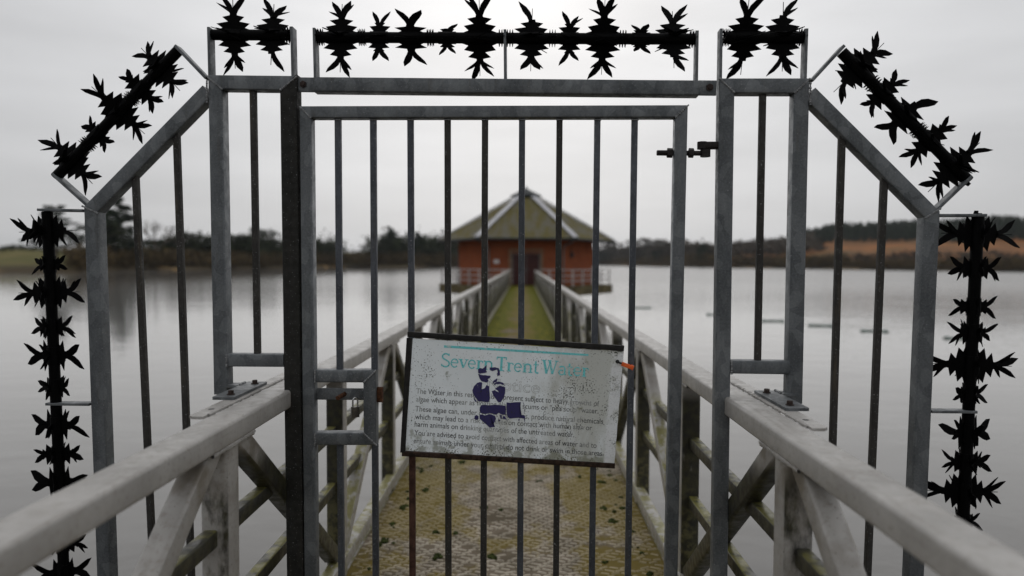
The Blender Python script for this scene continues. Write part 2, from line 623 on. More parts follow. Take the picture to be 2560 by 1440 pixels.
# the near bank behind the camera, where the footbridge starts
bm = bmesh.new()
prev = None
for i in range(41):
    x = -400 + 20 * i
    yb = -9 - abs(x) * 0.05 + 2.0 * math.sin(x * 0.03)
    cur = [bm.verts.new((x, yb + 5, WZ - 1)), bm.verts.new((x, yb, WZ + 0.3)), bm.verts.new((x, yb - 8, -0.15)), bm.verts.new((x, yb - 300, 0.6))]
    if prev:
        for k in range(3):
            bm.faces.new((prev[k], cur[k], cur[k + 1], prev[k + 1]))
    prev = cur
tag(finish('near_bank', bm, LAND, smooth=60), kind='structure')


# ------------------------------------------------------------------ vegetation
def leaf_cloud(bm, c, rad, n, size, rg):
    for _ in range(n):
        while True:
            d = Vector((rg.uniform(-1, 1), rg.uniform(-1, 1), rg.uniform(-1, 1)))
            if d.length <= 1:
                break
        d = d * (0.55 + 0.45 * rg.random())
        p = Vector(c) + Vector((d.x * rad[0], d.y * rad[1], d.z * rad[2]))
        u = Vector((rg.gauss(0, 1), rg.gauss(0, 1), rg.gauss(0, 0.6))).normalized()
        v = u.cross(Vector((rg.gauss(0, 1), rg.gauss(0, 1), rg.gauss(0, 1)))).normalized()
        s = size * rg.uniform(0.6, 1.4)
        bm.faces.new((bm.verts.new(p + u * s), bm.verts.new(p - u * s * 0.5 + v * s * 0.8), bm.verts.new(p - u * s * 0.5 - v * s * 0.8)))


def limb(bm, a, b, r0, r1):
    cyl(bm, a, b, r0, r1, n=5, caps=False)


def mesh_of(name, bm, m):
    me = bpy.data.meshes.new(name)
    bm.to_mesh(me)
    bm.free()
    me.materials.append(m)
    return me


def tpl_pine(seed, tall=True):
    """unit-height conifer: bare lower trunk, irregular layered crown"""
    rg = random.Random(seed)
    t = bmesh.new()
    cyl(t, (0, 0, 0), (0.01, 0, 0.5), 0.022, 0.016, n=7, caps=False)
    cyl(t, (0.01, 0, 0.5), (0.0, 0.01, 0.95), 0.016, 0.004, n=7, caps=False)
    c = bmesh.new()
    z = 0.30
    while z < 0.97:
        w = 0.19 * math.sin(min(1.0, (1.02 - z) / 0.5) * 1.45) + 0.03
        for k in range(3):
            a = rg.uniform(0, 6.28)
            d = w * rg.uniform(0.35, 0.9)
            p = (d * math.cos(a), d * math.sin(a), z + rg.uniform(-0.02, 0.03))
            limb(t, (0, 0, z - 0.03), p, 0.006, 0.003)
            leaf_cloud(c, p, (w * 0.7, w * 0.7, 0.04), 60, 0.026, rg)
        z += 0.05
    return [('trunk', mesh_of('trunk', t, BARK)), ('crown', mesh_of('crown', c, PINE))]


def tpl_cedar(seed):
    rg = random.Random(seed)
    t = bmesh.new()
    cyl(t, (0, 0, 0), (0.02, 0, 0.9), 0.03, 0.008, n=7, caps=False)
    c = bmesh.new()
    for i in range(15):
        z = 0.3 + 0.63 * i / 14
        w = 0.42 * (1.15 - z) + 0.06
        for s in (rg.uniform(-0.6, 0.6), math.pi + rg.uniform(-0.6, 0.6), rg.uniform(0, 6.28)):
            d = w * rg.uniform(0.4, 1.0)
            p = Vector((d * math.cos(s), d * math.sin(s), z + rg.uniform(-0.02, 0.02)))
            limb(t, (0, 0, z - 0.04), p, 0.008, 0.003)
            leaf_cloud(c, p * 0.9 + Vector((0, 0, z * 0.1)), (w * 0.5, w * 0.4, 0.018), 40, 0.024, rg)
    return [('trunk', mesh_of('trunk', t, BARK)), ('crown', mesh_of('crown', c, PINE))]


def tpl_round(seed, mat=None):
    rg = random.Random(seed)
    t = bmesh.new()
    cyl(t, (0, 0, 0), (0, 0, 0.45), 0.03, 0.02, n=7, caps=False)
    c = bmesh.new()
    for k in range(26):
        a, z = rg.uniform(0, 6.28), rg.uniform(0.12, 0.86)
        w = 0.34 * math.sin(math.pi * min(1, max(0.1, (z - 0.02) / 0.98))) ** 0.7
        d = w * rg.uniform(0.2, 0.95)
        p = (d * math.cos(a), d * math.sin(a), z)
        limb(t, (0, 0, max(0.1, z - 0.15)), p, 0.007, 0.003)
        leaf_cloud(c, p, (0.12, 0.12, 0.09), 60, 0.024, rg)
    return [('trunk', mesh_of('trunk', t, BARK)), ('crown', mesh_of('crown', c, mat or EVERG))]


def tpl_bare(seed):
    rg = random.Random(seed)
    t = bmesh.new()
    c = bmesh.new()

    def grow(p, d, ln, r, lv):
        q = p + d * ln
        limb(t if lv < 2 else c, p, q, r, r * 0.65)
        if lv >= 5:
            return
        for _ in range(3 if lv < 4 else 2):
            nd = (d + Vector((rg.gauss(0, 0.42), rg.gauss(0, 0.42), rg.gauss(0.12, 0.3)))).normalized()
            grow(p.lerp(q, rg.uniform(0.65, 1.0)), nd, ln * rg.uniform(0.6, 0.82), r * 0.62, lv + 1)
    grow(Vector((0, 0, 0)), Vector((0.02, 0, 1)), 0.30, 0.022, 0)
    return [('trunk', mesh_of('trunk', t, BARK)), ('crown', mesh_of('crown', c, BARK))]


TPL = {'pine': [tpl_pine(1), tpl_pine(2)], 'cedar': [tpl_cedar(3)], 'round': [tpl_round(4), tpl_round(5)], 'bare': [tpl_bare(6), tpl_bare(9)],
       'brown': [tpl_round(7, WOOD), tpl_round(8, WOOD)]}


def put_tree(name, kind, px, top, off, wide, label, group, sink=0.0):
    D = shore(px) + off
    gz = ground_z(px, off) - sink
    if kind in ('round', 'brown'):
        wide *= 1.3
        grow = 1.18
    else:
        grow = 1.05
    p = at_y(px, 700, D)
    h = (EYE + (HOR(px) - top) / FPX * D - gz) * grow
    parts = TPL[kind][rnd.randrange(len(TPL[kind]))]
    root = bpy.data.objects.new(name, None)
    COL.objects.link(root)
    root.location = (p.x, D, gz)
    root.rotation_euler = (0, 0, rnd.uniform(0, 6.28))
    root.scale = (h * wide, h * wide, h)
    tag(root, label, 'tree', group)
    for nm, me in parts:
        link(nm, me, root)
    return root


ORD = ('leftmost', 'second from the left', 'third from the left', 'fourth from the left', 'fifth from the left', 'sixth from the left', 'seventh from the left', 'eighth from the left', 'ninth from the left', 'tenth from the left', 'eleventh from the left', 'rightmost')


def row_of(name, kind, spec, what, group):
    spec = sorted(spec)
    for i, (px, top, off, w) in enumerate(spec):
        word = 'rightmost' if i == len(spec) - 1 else ORD[i]
        put_tree(name, kind, px, top, off, w, '%s of the %s' % (word, what), group)


GL = 'trees along the far shore on the left'
put_tree('cedar_tree', 'cedar', 140, 512, 22, 1.05, 'spreading cedar with flat layered branches behind the left spiked column', GL)
put_tree('pine_tree', 'pine', 300, 500, 16, 1.15, 'tall dark pine on the left shore beside the outer gate post', GL)
put_tree('pine_tree', 'pine', 262, 545, 24, 1.1, 'shorter pine half hidden behind the outer gate post on the left', GL)
put_tree('bare_tree', 'bare', 393, 512, 20, 0.95, 'tall bare winter tree between the first two bars of the left wing', GL)
put_tree('bare_tree', 'bare', 462, 552, 26, 1.0, 'smaller bare tree right behind the second bar of the left wing', GL)
put_tree('evergreen_tree', 'round', 250, 560, 26, 1.3, 'big dark evergreen right behind the left outer gate post', GL)
put_tree('evergreen_tree', 'round', 318, 590, 18, 1.3, 'dark evergreen at the foot of the tall pine on the left shore', GL)
row_of('evergreen_tree', 'round', ((430, 600, 30, 1.2), (478, 583, 24, 1.1), (505, 592, 30, 1.1), (545, 590, 22, 1.1), (585, 588, 28, 1.25), (612, 600, 20, 1.2), (700, 606, 26, 1.3), (745, 612, 30, 1.3), (775, 604, 22, 1.2), (350, 600, 40, 1.5), (412, 590, 44, 1.4)), 'dark round evergreens in the row on the left shore', 'row of round evergreens on the left shore')
put_tree('evergreen_tree', 'round', 655, 574, 24, 1.15, 'tallest dark evergreen between the narrow bar and the black gate post', GL)
put_tree('bare_tree', 'bare', 640, 556, 34, 0.9, 'bare tree rising over the evergreens next to the narrow bar left of the gate', GL)
put_tree('bare_tree', 'bare', 672, 562, 38, 0.9, 'bare tree over the evergreens just left of the black gate post', GL)
put_tree('evergreen_tree', 'round', 815, 594, 20, 1.2, 'dark evergreen behind the first bar of the gate leaf', GL)
put_tree('bare_tree', 'bare', 925, 588, 40, 0.9, 'slender bare tree behind the second bar of the gate leaf', GL)
put_tree('pine_tree', 'pine', 975, 570, 26, 1.2, 'tall dark pine with a bushy head between second and third gate bars', GL)
put_tree('evergreen_tree', 'round', 960, 600, 18, 1.5, 'broad dark evergreen at the foot of the bushy pine', GL)
put_tree('evergreen_tree', 'round', 1005, 596, 24, 1.3, 'broad evergreen behind the third gate bar', GL)
put_tree('pine_tree', 'pine', 1046, 584, 22, 1.3, 'dark pine between third and fourth gate bars', GL)
put_tree('evergreen_tree', 'round', 1078, 600, 22, 1.5, 'low evergreen left of the pump house roof tip', GL)
put_tree('evergreen_tree', 'round', 1112, 604, 26, 1.5, 'low evergreen partly behind the pump house roof tip', GL)
GR = 'trees along the far shore on the right'
row_of('winter_tree', 'brown', ((1540, 606, 40, 1.2), (1575, 602, 70, 1.2), (1610, 598, 50, 1.3), (1640, 600, 60, 1.2), (1665, 604, 40, 1.2), (1700, 612, 50, 1.3), (1735, 612, 60, 1.2), (1520, 612, 30, 1.2), (1592, 612, 26, 1.4)), 'brown leafless trees just right of the pump house roof', 'brown wood right of the pump house')
put_tree('pine_tree', 'pine', 1646, 618, 10, 1.6, 'dark conifer standing at the water in the brown wood', GR)
put_tree('pine_tree', 'pine', 1757, 610, 14, 1.7, 'dark conifer at the water just left of the gate hinge post', GR)
put_tree('pine_tree', 'pine', 1508, 622, 12, 1.7, 'dark conifer at the water near the right roof tip of the pump house', GR)
row_of('winter_tree', 'brown', ((1785, 622, 30, 1.4), (1850, 626, 24, 1.3), (1885, 630, 20, 1.4), (1935, 628, 22, 1.3), (2045, 640, 16, 1.3), (2160, 632, 18, 1.3), (2185, 640, 12, 1.5), (2240, 638, 20, 1.3), (2280, 630, 18, 1.3), (2380, 642, 14, 1.4), (2420, 636, 16, 1.3), (2510, 648, 12, 1.5)), 'brown winter trees at the foot of the bracken slope', 'brown trees at the foot of the bracken slope')


def belt(name, m, spans, seed, n_per, h, size):
    rg = random.Random(seed)
    bm = bmesh.new()
    for x0, x1, o0, o1, hs in spans:
        n = int((x1 - x0) * n_per)
        for _ in range(n):
            px = rg.uniform(x0, x1)
            off = rg.uniform(o0, o1)
            D = shore(px) + off
            p = at_y(px, 700, D)
            hh = h * hs * rg.uniform(0.6, 1.25)
            leaf_cloud(bm, (p.x, D, ground_z(px, off) + hh * 0.42), (hh * 0.75, hh * 0.75, hh * 0.55), 26, size * hs * rg.uniform(0.8, 1.3), rg)
    return tag(finish(name, bm, m), kind='stuff')


belt('lakeside_scrub', SCRUB, [(350, 720, 2, 26, 1.0), (720, 1160, 3, 34, 1.3), (1500, 1800, 4, 40, 1.7), (1800, 2120, 3, 26, 1.35), (2120, 2620, 3, 20, 0.85), (190, 350, 3, 24, 1.0)], 21, 1.1, 7.8, 0.6)
belt('evergreen_thicket', EVERG, [(405, 790, 24, 44, 1.0), (800, 830, 20, 40, 1.4), (940, 1130, 20, 44, 1.55), (1480, 1530, 20, 40, 1.5)], 27, 1.8, 15.5, 0.8)
belt('hillside_woods', WOOD, [(1150, 1780, 60, 460, 2.3), (1780, 2050, 200, 430, 1.7), (2040, 2620, 60, 130, 0.35)], 22, 0.9, 9.0, 1.2)


def forest():
    rg = random.Random(5)
    bm = bmesh.new()
    for _ in range(1500):
        px = rg.uniform(1965, 2760)
        off = rg.uniform(300, 620)
        if px < 2080 and rg.random() > (px - 1965) / 115:
            continue
        D = shore(px) + off
        p = at_y(px, 700, D)
        gz = ground_z(px, off)
        h = rg.uniform(12, 18)
        cyl(bm, (p.x, D, gz), (p.x, D, gz + 3), 0.3, 0.2, n=4, caps=False)
        for k in range(9):
            z = gz + 1.5 + (h - 1.5) * k / 9
            w = 3.4 * (1 - k / 10)
            leaf_cloud(bm, (p.x, D, z), (w, w, 1.4), 5, 1.5, rg)
    return tag(finish('conifer_forest', bm, PINE), kind='stuff')


forest()
# distant field hedges on the left
belt('field_hedge', EVERG, [(-700, 260, 120, 150, 0.5)], 31, 0.35, 5.0, 0.7)

# ------------------------------------------------------------------ floating boom on the water
first = None
for px, py, lab in ((1790, 787, 'green boom float between the gate hinge stile and the hinge post'), (1606, 770, 'farthest green boom float, just right of the last gate bar'), (1932, 803, 'green boom float beside the single bar right of the gate'),
                    (2052, 815, 'green boom float between the right gate post and the wing bars'), (2186, 829, 'green boom float behind the outer bar of the right wing'), (2398, 847, 'nearest green boom float, behind the upright spikes on the right')):
    d = ray(px, py)
    t = (WZ - EYE) / d.z
    p = Vector((0, 0, EYE)) + d * t
    if first is None:
        bm = bmesh.new()
        cyl(bm, (-0.5, 0, 0.02), (0.5, 0, 0.02), 0.065, n=10)
        for s in (-1, 1):
            cyl(bm, (s * 0.5, 0, 0.02), (s * 0.62, 0, 0.03), 0.10, 0.09, n=10)
            cyl(bm, (s * 0.62, 0, 0.03), (s * 0.72, 0, 0.02), 0.03, n=6)
        me = mesh_of('boom_float', bm, BOOMM)
        first = me
    o = link('boom_float', first, None, (p.x, p.y, WZ))
    o.rotation_euler = (0, 0, rnd.uniform(-0.25, 0.1))
    tag(o, lab, 'float', 'green boom floats on the water')

# ------------------------------------------------------------------ valve house
HC = Vector((0.17, 48.6, 0))


def hexpt(Rr, k, z):
    a = R(60 * k)          # flat side faces -Y: corners at 0,60,...
    return Vector((Rr * math.cos(a), Rr * math.sin(a), z))


house = empty('pump_house', Matrix.Translation(HC), 'hexagonal red brick pump house with mossy roof at the end of the footbridge', 'pump house')
RW, RS, RE, RC = 4.76, 6.17, 6.25, 0.93
ZE, ZC, ZA = 3.05, 6.02, 6.78


def hexprism(bm, Rr, z0, z1):
    a = [bm.verts.new(hexpt(Rr, k, z0)) for k in range(6)]
    b = [bm.verts.new(hexpt(Rr, k, z1)) for k in range(6)]
    for k in range(6):
        bm.faces.new((a[k], a[(k + 1) % 6], b[(k + 1) % 6], b[k]))
    bm.faces.new(list(reversed(a)))
    bm.faces.new(b)
    return bm


finish('platform_slab', hexprism(bmesh.new(), RS, -0.63, -0.03), CONC, house)
finish('tower_shaft', hexprism(bmesh.new(), 3.4, WZ - 1.5, -0.63), CONC, house)
# walls: six panels 0.3 thick; front one (k=4..5) with a doorway
DW, DH = 0.95, 2.12           # half width and height of the doorway


def wall_panel(k, hole=False):
    bm = bmesh.new()
    uvl = bm.loops.layers.uv.new('UVMap')
    p, q = hexpt(RW, k, 0), hexpt(RW, k + 1, 0)
    pi, qi = hexpt(RW - 0.35, k, 0), hexpt(RW - 0.35, k + 1, 0)
    L = (q - p).length
    e = (q - p).normalized()
    zt = ZE + 0.05

    def quad(pts, uvs):
        f = bm.faces.new([bm.verts.new(x) for x in pts])
        for lp, uv in zip(f.loops, uvs):
            lp[uvl].uv = uv
    up = Vector((0, 0, 1))
    spans = [(0, L, -0.03, zt)] if not hole else [(0, L / 2 - DW, -0.03, zt), (L / 2 + DW, L, -0.03, zt), (L / 2 - DW, L / 2 + DW, DH, zt)]
    for a, b, z0, z1 in spans:
        quad([p + e * a + up * z0, p + e * b + up * z0, p + e * b + up * z1, p + e * a + up * z1], [(a, z0), (b, z0), (b, z1), (a, z1)])
    quad([pi, qi, qi + up * zt, pi + up * zt], [(0, 0), (L, 0), (L, zt), (0, zt)])
    if hole:
        nrm = (p + q).normalized() * -0.2
        for s in (L / 2 - DW, L / 2 + DW):
            quad([p + e * s, p + e * s + nrm, p + e * s + nrm + up * DH, p + e * s + up * DH], [(0, 0), (.2, 0), (.2, DH), (0, DH)])
        a, b = p + e * (L / 2 - DW) + up * DH, p + e * (L / 2 + DW) + up * DH
        quad([a, b, b + nrm, a + nrm], [(0, 0), (1.9, 0), (1.9, .2), (0, .2)])
    return bm


for k in range(6):
    finish('wall', wall_panel(k, k == 4), BRICK, house)
fy = -RW * math.sqrt(3) / 2           # front wall face (local y)
for s in (-1, 1):
    dr = finish('door', box(bmesh.new(), (s * 0.435, fy + 0.13, 1.02), (0.80, 0.05, 2.0)), MAROON, house)
    b2 = bmesh.new()
    for i in range(7):
        box(b2, (s * 0.435 - 0.36 + i * 0.12, fy + 0.098, 1.02), (0.105, 0.012, 1.95))
    finish('door_boards', b2, MAROON, dr)
    finish('handle', box(bmesh.new(), (s * 0.10, fy + 0.07, 1.05), (0.04, 0.05, 0.22)), PIPE, dr)
b2 = bmesh.new()
for s in (-1, 1):
    box(b2, (s * (DW - 0.05), fy + 0.06, 1.03), (0.10, 0.10, 2.06))
box(b2, (0, fy + 0.06, DH - 0.03), (1.9 - 0.004, 0.10, 0.058))
box(b2, (0, fy + 0.09, 1.02), (0.06, 0.05, 2.0))
finish('door_frame', b2, PIPE, house)
b2 = bmesh.new()
for s in (-1, 1):
    box(b2, (s * (DW + 0.09), fy - 0.03, 1.1), (0.16, 0.07, 2.24))
box(b2, (0, fy - 0.03, DH + 0.19), (2.24, 0.075, 0.15))
finish('door_surround', b2, STONE, house)
# roof
for k in range(6):
    bm = bmesh.new()
    a, b = hexpt(RE, k, ZE), hexpt(RE, k + 1, ZE)
    c, d = hexpt(RC, k + 1, ZC), hexpt(RC, k, ZC)
    rows_ = 24
    prev = None
    dn = Vector((0, 0, 0.03))
    for i in range(rows_):               # lapped slate courses
        t0, t1 = i / rows_, (i + 1) / rows_
        q = [a.lerp(d, t0) + dn, b.lerp(c, t0) + dn, b.lerp(c, t1), a.lerp(d, t1)]
        vs = [bm.verts.new(x) for x in q]
        bm.faces.new(vs)
        lo = [bm.verts.new(a.lerp(d, t0)), bm.verts.new(b.lerp(c, t0))]
        bm.faces.new((lo[0], lo[1], vs[1], vs[0]))
    bm.faces.new([bm.verts.new(x) for x in (a - dn * 2, d - dn * 2, c - dn * 2, b - dn * 2)])
    finish('roof_slope', bm, ROOF, house)
    bm = bmesh.new()
    tube(bm, hexpt(RE + 0.02, k, ZE + 0.06), hexpt(RC + 0.1, k, ZC + 0.06), 0.36, 0.07, 0.02, side=(0, 0, 1))
    finish('hip_flashing', bm, LEAD, house)
    bm = bmesh.new()
    tube(bm, hexpt(RE + 0.06, k, ZE - 0.06), hexpt(RE + 0.06, k + 1, ZE - 0.06), 0.12, 0.15, 0.03, side=(0, 0, 1))
    finish('gutter', bm, DARKROOF, house)
    bm = bmesh.new()
    so = [hexpt(RE - 0.05, k, ZE - 0.10), hexpt(RE - 0.05, k + 1, ZE - 0.10), hexpt(RW - 0.1, k + 1, ZE - 0.06), hexpt(RW - 0.1, k, ZE - 0.06)]
    bm.faces.new([bm.verts.new(x) for x in so])
    finish('soffit', bm, DARKROOF, house)
    # rainwater pipe at each corner
    bm = bmesh.new()
    pth = [hexpt(RE - 0.05, k, ZE - 0.12), hexpt(RW + 0.25, k, ZE - 0.45), hexpt(RW + 0.09, k, ZE - 0.65), hexpt(RW + 0.09, k, -0.03)]
    path_tube(bm, pth, 0.055, 8)
    finish('downpipe', bm, PIPE, house)
bm = bmesh.new()
a = [bm.verts.new(hexpt(RC + 0.16, k, ZC + 0.09)) for k in range(6)]
b = [bm.verts.new(hexpt(RC + 0.16, k, ZC + 0.22)) for k in range(6)]
t = bm.verts.new((0, 0, ZA))
bm.faces.new(list(reversed(a)))
for k in range(6):
    bm.faces.new((a[k], a[(k + 1) % 6], b[(k + 1) % 6], b[k]))
    bm.faces.new((b[k], b[(k + 1) % 6], t))
cap = finish('roof_cap', bm, DARKROOF, house)
bm = bmesh.new()
cyl(bm, (0, 0, ZA - 0.08), (0, 0, ZA + 0.12), 0.09, 0.05, n=8)
finish('finial', bm, DARKROOF, cap)
# round black lamp on the right face, small white notice left of the door
k = 5
mid = hexpt(RW, 5, 0).lerp(hexpt(RW, 6, 0), 0.27)
nr = (hexpt(1, 5, 0) + hexpt(1, 6, 0)).normalized()
lamp = empty('bulkhead_lamp', Matrix.Translation(HC + mid + Vector((0, 0, 2.02))), 'round black lamp high on the right hand brick wall of the pump house', 'lamp')
bm = bmesh.new()
cyl(bm, nr * 0.002, nr * 0.10, 0.21, 0.20, n=20)
finish('housing', bm, LAMPBLK, lamp, 40)
bm = bmesh.new()
cyl(bm, nr * 0.10, nr * 0.17, 0.15, 0.07, n=20)
finish('lens', bm, DARKROOF, lamp, 40)
bm = bmesh.new()
cyl(bm, Vector((0, 0, 0.2)) + nr * 0.03, Vector((0, 0, 0.95)) + nr * 0.03, 0.02, n=6)
finish('cable_conduit', bm, LAMPBLK, lamp)
bm = bmesh.new()
box(bm, (-1.92, fy - 0.012, 1.55), (0.34, 0.02, 0.24))
tag(finish('wall_notice', bm, WHITE, None, loc=HC), 'small white notice plate on the brick wall left of the maroon doors', 'notice')
# platform railing
prl = empty('platform_railing', Matrix.Translation(HC), 'pale grey three bar railing round the edge of the pump house platform', 'railing')
RR = RS - 0.22
post_me = None
for k in range(6):
    p, q = hexpt(RR, k, 0), hexpt(RR, k + 1, 0)
    n = 4
    for i in range(n):
        pos = p.lerp(q, i / n)
        if k == 4 and 0.3 < i / n < 0.7:
            continue
        if post_me is None:
            bm = bmesh.new()
            tube(bm, (0, 0, -0.03), (0, 0, 1.02), 0.09, 0.09, 0.02)
            post_me = mesh_of('post', bm, RAILP)
        link('post', post_me, prl, pos)
    for z in (0.32, 0.66, 1.02):
        segs = [(0, 1)] if k != 4 else [(0, 0.36), (0.64, 1)]
        for s0, s1 in segs:
            bm = bmesh.new()
            cyl(bm, p.lerp(q, s0) + Vector((0, 0, z)), p.lerp(q, s1) + Vector((0, 0, z)), 0.035, n=8)
            finish('rail', bm, RAILP, prl, 40)

# ------------------------------------------------------------------ footbridge
XL, XR = -0.865, 0.735                 # centre lines of the two handrails
XC = (XL + XR) / 2
Y0, Y1 = -3.2, 43.2
bridge = empty('footbridge', Matrix.Identity(4), 'long steel footbridge with cream handrails and mossy deck running to the pump house', 'footbridge')
TOPZ = 1.02
for X in (XL, XR):
    bm = bmesh.new()
    tube(bm, (X, Y0, TOPZ - 0.0325), (X, Y1, TOPZ - 0.0325), 0.10, 0.065, 0.011, side=(0, 0, 1), seg=4)
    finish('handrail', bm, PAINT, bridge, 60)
    sgn = -1 if X == XL else 1
    for z in (0.69, 0.43):
        bm = bmesh.new()
        tube(bm, (X + sgn * 0.012, Y0, z), (X + sgn * 0.012, Y1, z), 0.04, 0.05, 0.006, side=(0, 0, 1))
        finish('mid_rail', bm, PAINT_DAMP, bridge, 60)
    bm = bmesh.new()
    tube(bm, (X - sgn * 0.02, Y0, 0.075), (X - sgn * 0.02, Y1, 0.075), 0.06, 0.07, 0.008, side=(0, 0, 1))
    finish('bottom_rail', bm, PAINT, bridge, 60)
    bm = bmesh.new()
    tube(bm, (X, Y0, -0.14), (X, Y1, -0.14), 0.12, 0.25, 0.008, side=(0, 0, 1))
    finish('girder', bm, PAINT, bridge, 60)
SPX = {XL: 1.22, XR: 1.16}
bm = bmesh.new()
tube(bm, (0, 0, 0.0), (0, 0, TOPZ - 0.0655), 0.08, 0.08, 0.012, seg=3)
post_me = bpy.data.meshes.new('post')
bm.to_mesh(post_me)
bm.free()
post_me.shade_smooth()
post_me.set_sharp_from_angle(angle=R(60))
post_me.materials.append(PAINT)


def diag_mesh(sy, SP):
    bm = bmesh.new()
    zt, zb = TOPZ - 0.068, 0.112
    ya, yb = sy * 0.085, sy * (SP - 0.06)
    p, q = Vector((0, ya, zt)), Vector((0, yb, zb))
    a, x, y = frame_axes(p, q, (1, 0, 0))
    # ends cut level
    tube(bm, p, q, 0.07, 0.062, 0.01, m0=-(x.z / a.z), m1=-(x.z / a.z), side=(1, 0, 0))
    me = bpy.data.meshes.new('diagonal')
    bm.normal_update()
    bm.to_mesh(me)
    bm.free()
    me.shade_smooth()
    me.set_sharp_from_angle(angle=R(60))
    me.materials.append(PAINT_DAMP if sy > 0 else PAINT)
    return me


DG = {(X, q): diag_mesh(q, SPX[X]) for X in (XL, XR) for q in (1, -1)}
wb = bmesh.new()
for dy0, dy1 in ((-0.14, -0.045), (-0.038, 0.038), (0.045, 0.14)):
    bead(wb, (0, dy0, 0), (0, dy1, 0), 0.0075)
weld_me = mesh_of('weld_seam', wb, PAINT)
for X in (XL, XR):
    sgn = 1 if X == XL else -1
    for i in range(39):
        y = (1.92 if X == XL else 1.84) + SPX[X] * (i - 3)
        if y > Y1 - 0.3:
            break
        link('post', post_me, bridge, (X, y, 0.0))
        if (i - 3) % 2 == 0:
            for s in (-1, 1):
                if y + s * SPX[X] < Y1 - 0.2:
                    link('diagonal', DG[(X, s)], bridge, (X, y, 0))
        if 0 < y < 7:
            link('weld_seam', weld_me, bridge, (X + sgn * 0.0425, y, TOPZ - 0.068))
# deck plates
PL = 2.32
n = int(math.ceil((Y1 - Y0) / PL))
bm = bmesh.new()
box(bm, (0, 0, -0.004), (1.53, PL - 0.006, 0.008))
plate_me = mesh_of('deck_plate', bm, DECK)
for i in range(n):
    y = Y0 + PL * (i + 0.5)
    link('deck_plate', plate_me, bridge, (XC, y, rnd.uniform(-0.0015, 0.0015)))
bm = bmesh.new()
for i in range(int((Y1 - Y0) / 1.15)):
    box(bm, (XC, Y0 + 0.6 + 1.15 * i, -0.07), (1.48, 0.06, 0.10))
finish('cross_beams', bm, PAINT, bridge)
# raised woven tread on the plates (tens of thousands of small lugs, joined)
rg = random.Random(3)
bm = bmesh.new()
P = 0.05
ny = int((11.0 - 2.2) / (P * 0.62))
for j in range(ny):
    y = 2.2 + j * P * 0.62
    for i in range(int(1.50 / P)):
        x = XC - 0.74 + (i + (0.5 if j % 2 else 0)) * P
        if rg.random() < 0.05 + 0.5 * max(0, math.sin(x * 7 + y * 2.3) * math.sin(y * 1.9 - x * 3) - 0.35):
            continue
        ang = R(58 if (i + j // 2) % 2 else -58) + rg.uniform(-.14, .14)
        ca, sa = math.cos(ang), math.sin(ang)
        l, w, h = 0.026 * rg.uniform(0.75, 1.15), 0.0055, 0.006 * rg.uniform(0.4, 1.1)
        # along-axis mostly across the walkway, so chevrons read from the gate
        ex, ey = Vector((sa, ca * 0.62, 0)), Vector((-ca * 0.62, sa, 0)).normalized()
        o = Vector((x, y, 0.0005))
        b0 = [bm.verts.new(o + ex * (sx * l) + ey * (sy * w * 1.6)) for sx, sy in ((-1, -1), (1, -1), (1, 1), (-1, 1))]
        t0 = [bm.verts.new(o + ex * (sx * l * 0.82) + ey * (sy * w * 0.6) + Vector((0, 0, h))) for sx, sy in ((-1, -1), (1, -1), (1, 1), (-1, 1))]
        bm.faces.new(t0)
        for q in range(4):
            bm.faces.new((b0[q], b0[(q + 1) % 4], t0[(q + 1) % 4], t0[q]))
tag(finish('tread_lugs', bm, LUG, bridge), kind='stuff')
# flange strips welded to the outside of the handrails, that carry the gate
for X, ya, yb in ((XL, 1.93, 2.86), (XR, 1.85, 2.78)):
    sgn = -1 if X == XL else 1
    bm = bmesh.new()
    o = Vector((X + sgn * 0.052, ya, TOPZ + 0.001))
    w = 0.046
    pts = [(0, 0), (0.012, 0), (w - 0.014, 0.0), (w, 0.014), (w, yb - ya), (0, yb - ya)]
    plate(bm, pts, o, Vector((sgn, 0, 0)), Vector((0, 1, 0)), 0.008)
    fl = finish('gate_flange', bm, PAINT, bridge)
    bm = bmesh.new()
    for hy in (0.10,):
        cyl(bm, (o.x + sgn * 0.022, ya + hy, TOPZ + 0.0045), (o.x + sgn * 0.022, ya + hy, TOPZ + 0.0056), 0.009, n=12)
    finish('bolt_hole', bm, LAMPBLK, fl)
    bm = bmesh.new()
    bead(bm, (o.x, ya + 0.03, TOPZ + 0.002), (o.x, yb, TOPZ + 0.002), 0.005)
    finish('weld_seam', bm, PAINT, fl)

# moss and dirt clumps lying on the deck
rg = random.Random(12)
bm = bmesh.new()


def clump(bm, q, s, rg):
    M = Matrix.Translation(q) @ Matrix.Rotation(rg.uniform(0, 3.1), 4, 'Z') @ Matrix.Diagonal((s * rg.uniform(0.7, 1.3), s * rg.uniform(0.6, 1.0), s * 0.5, 1))
    r = bmesh.ops.create_icosphere(bm, subdivisions=2, radius=1.0, matrix=M)
    for v in r['verts']:
        v.co += Vector((rg.gauss(0, 1), rg.gauss(0, 1), rg.gauss(0, 0.6))) * s * 0.12


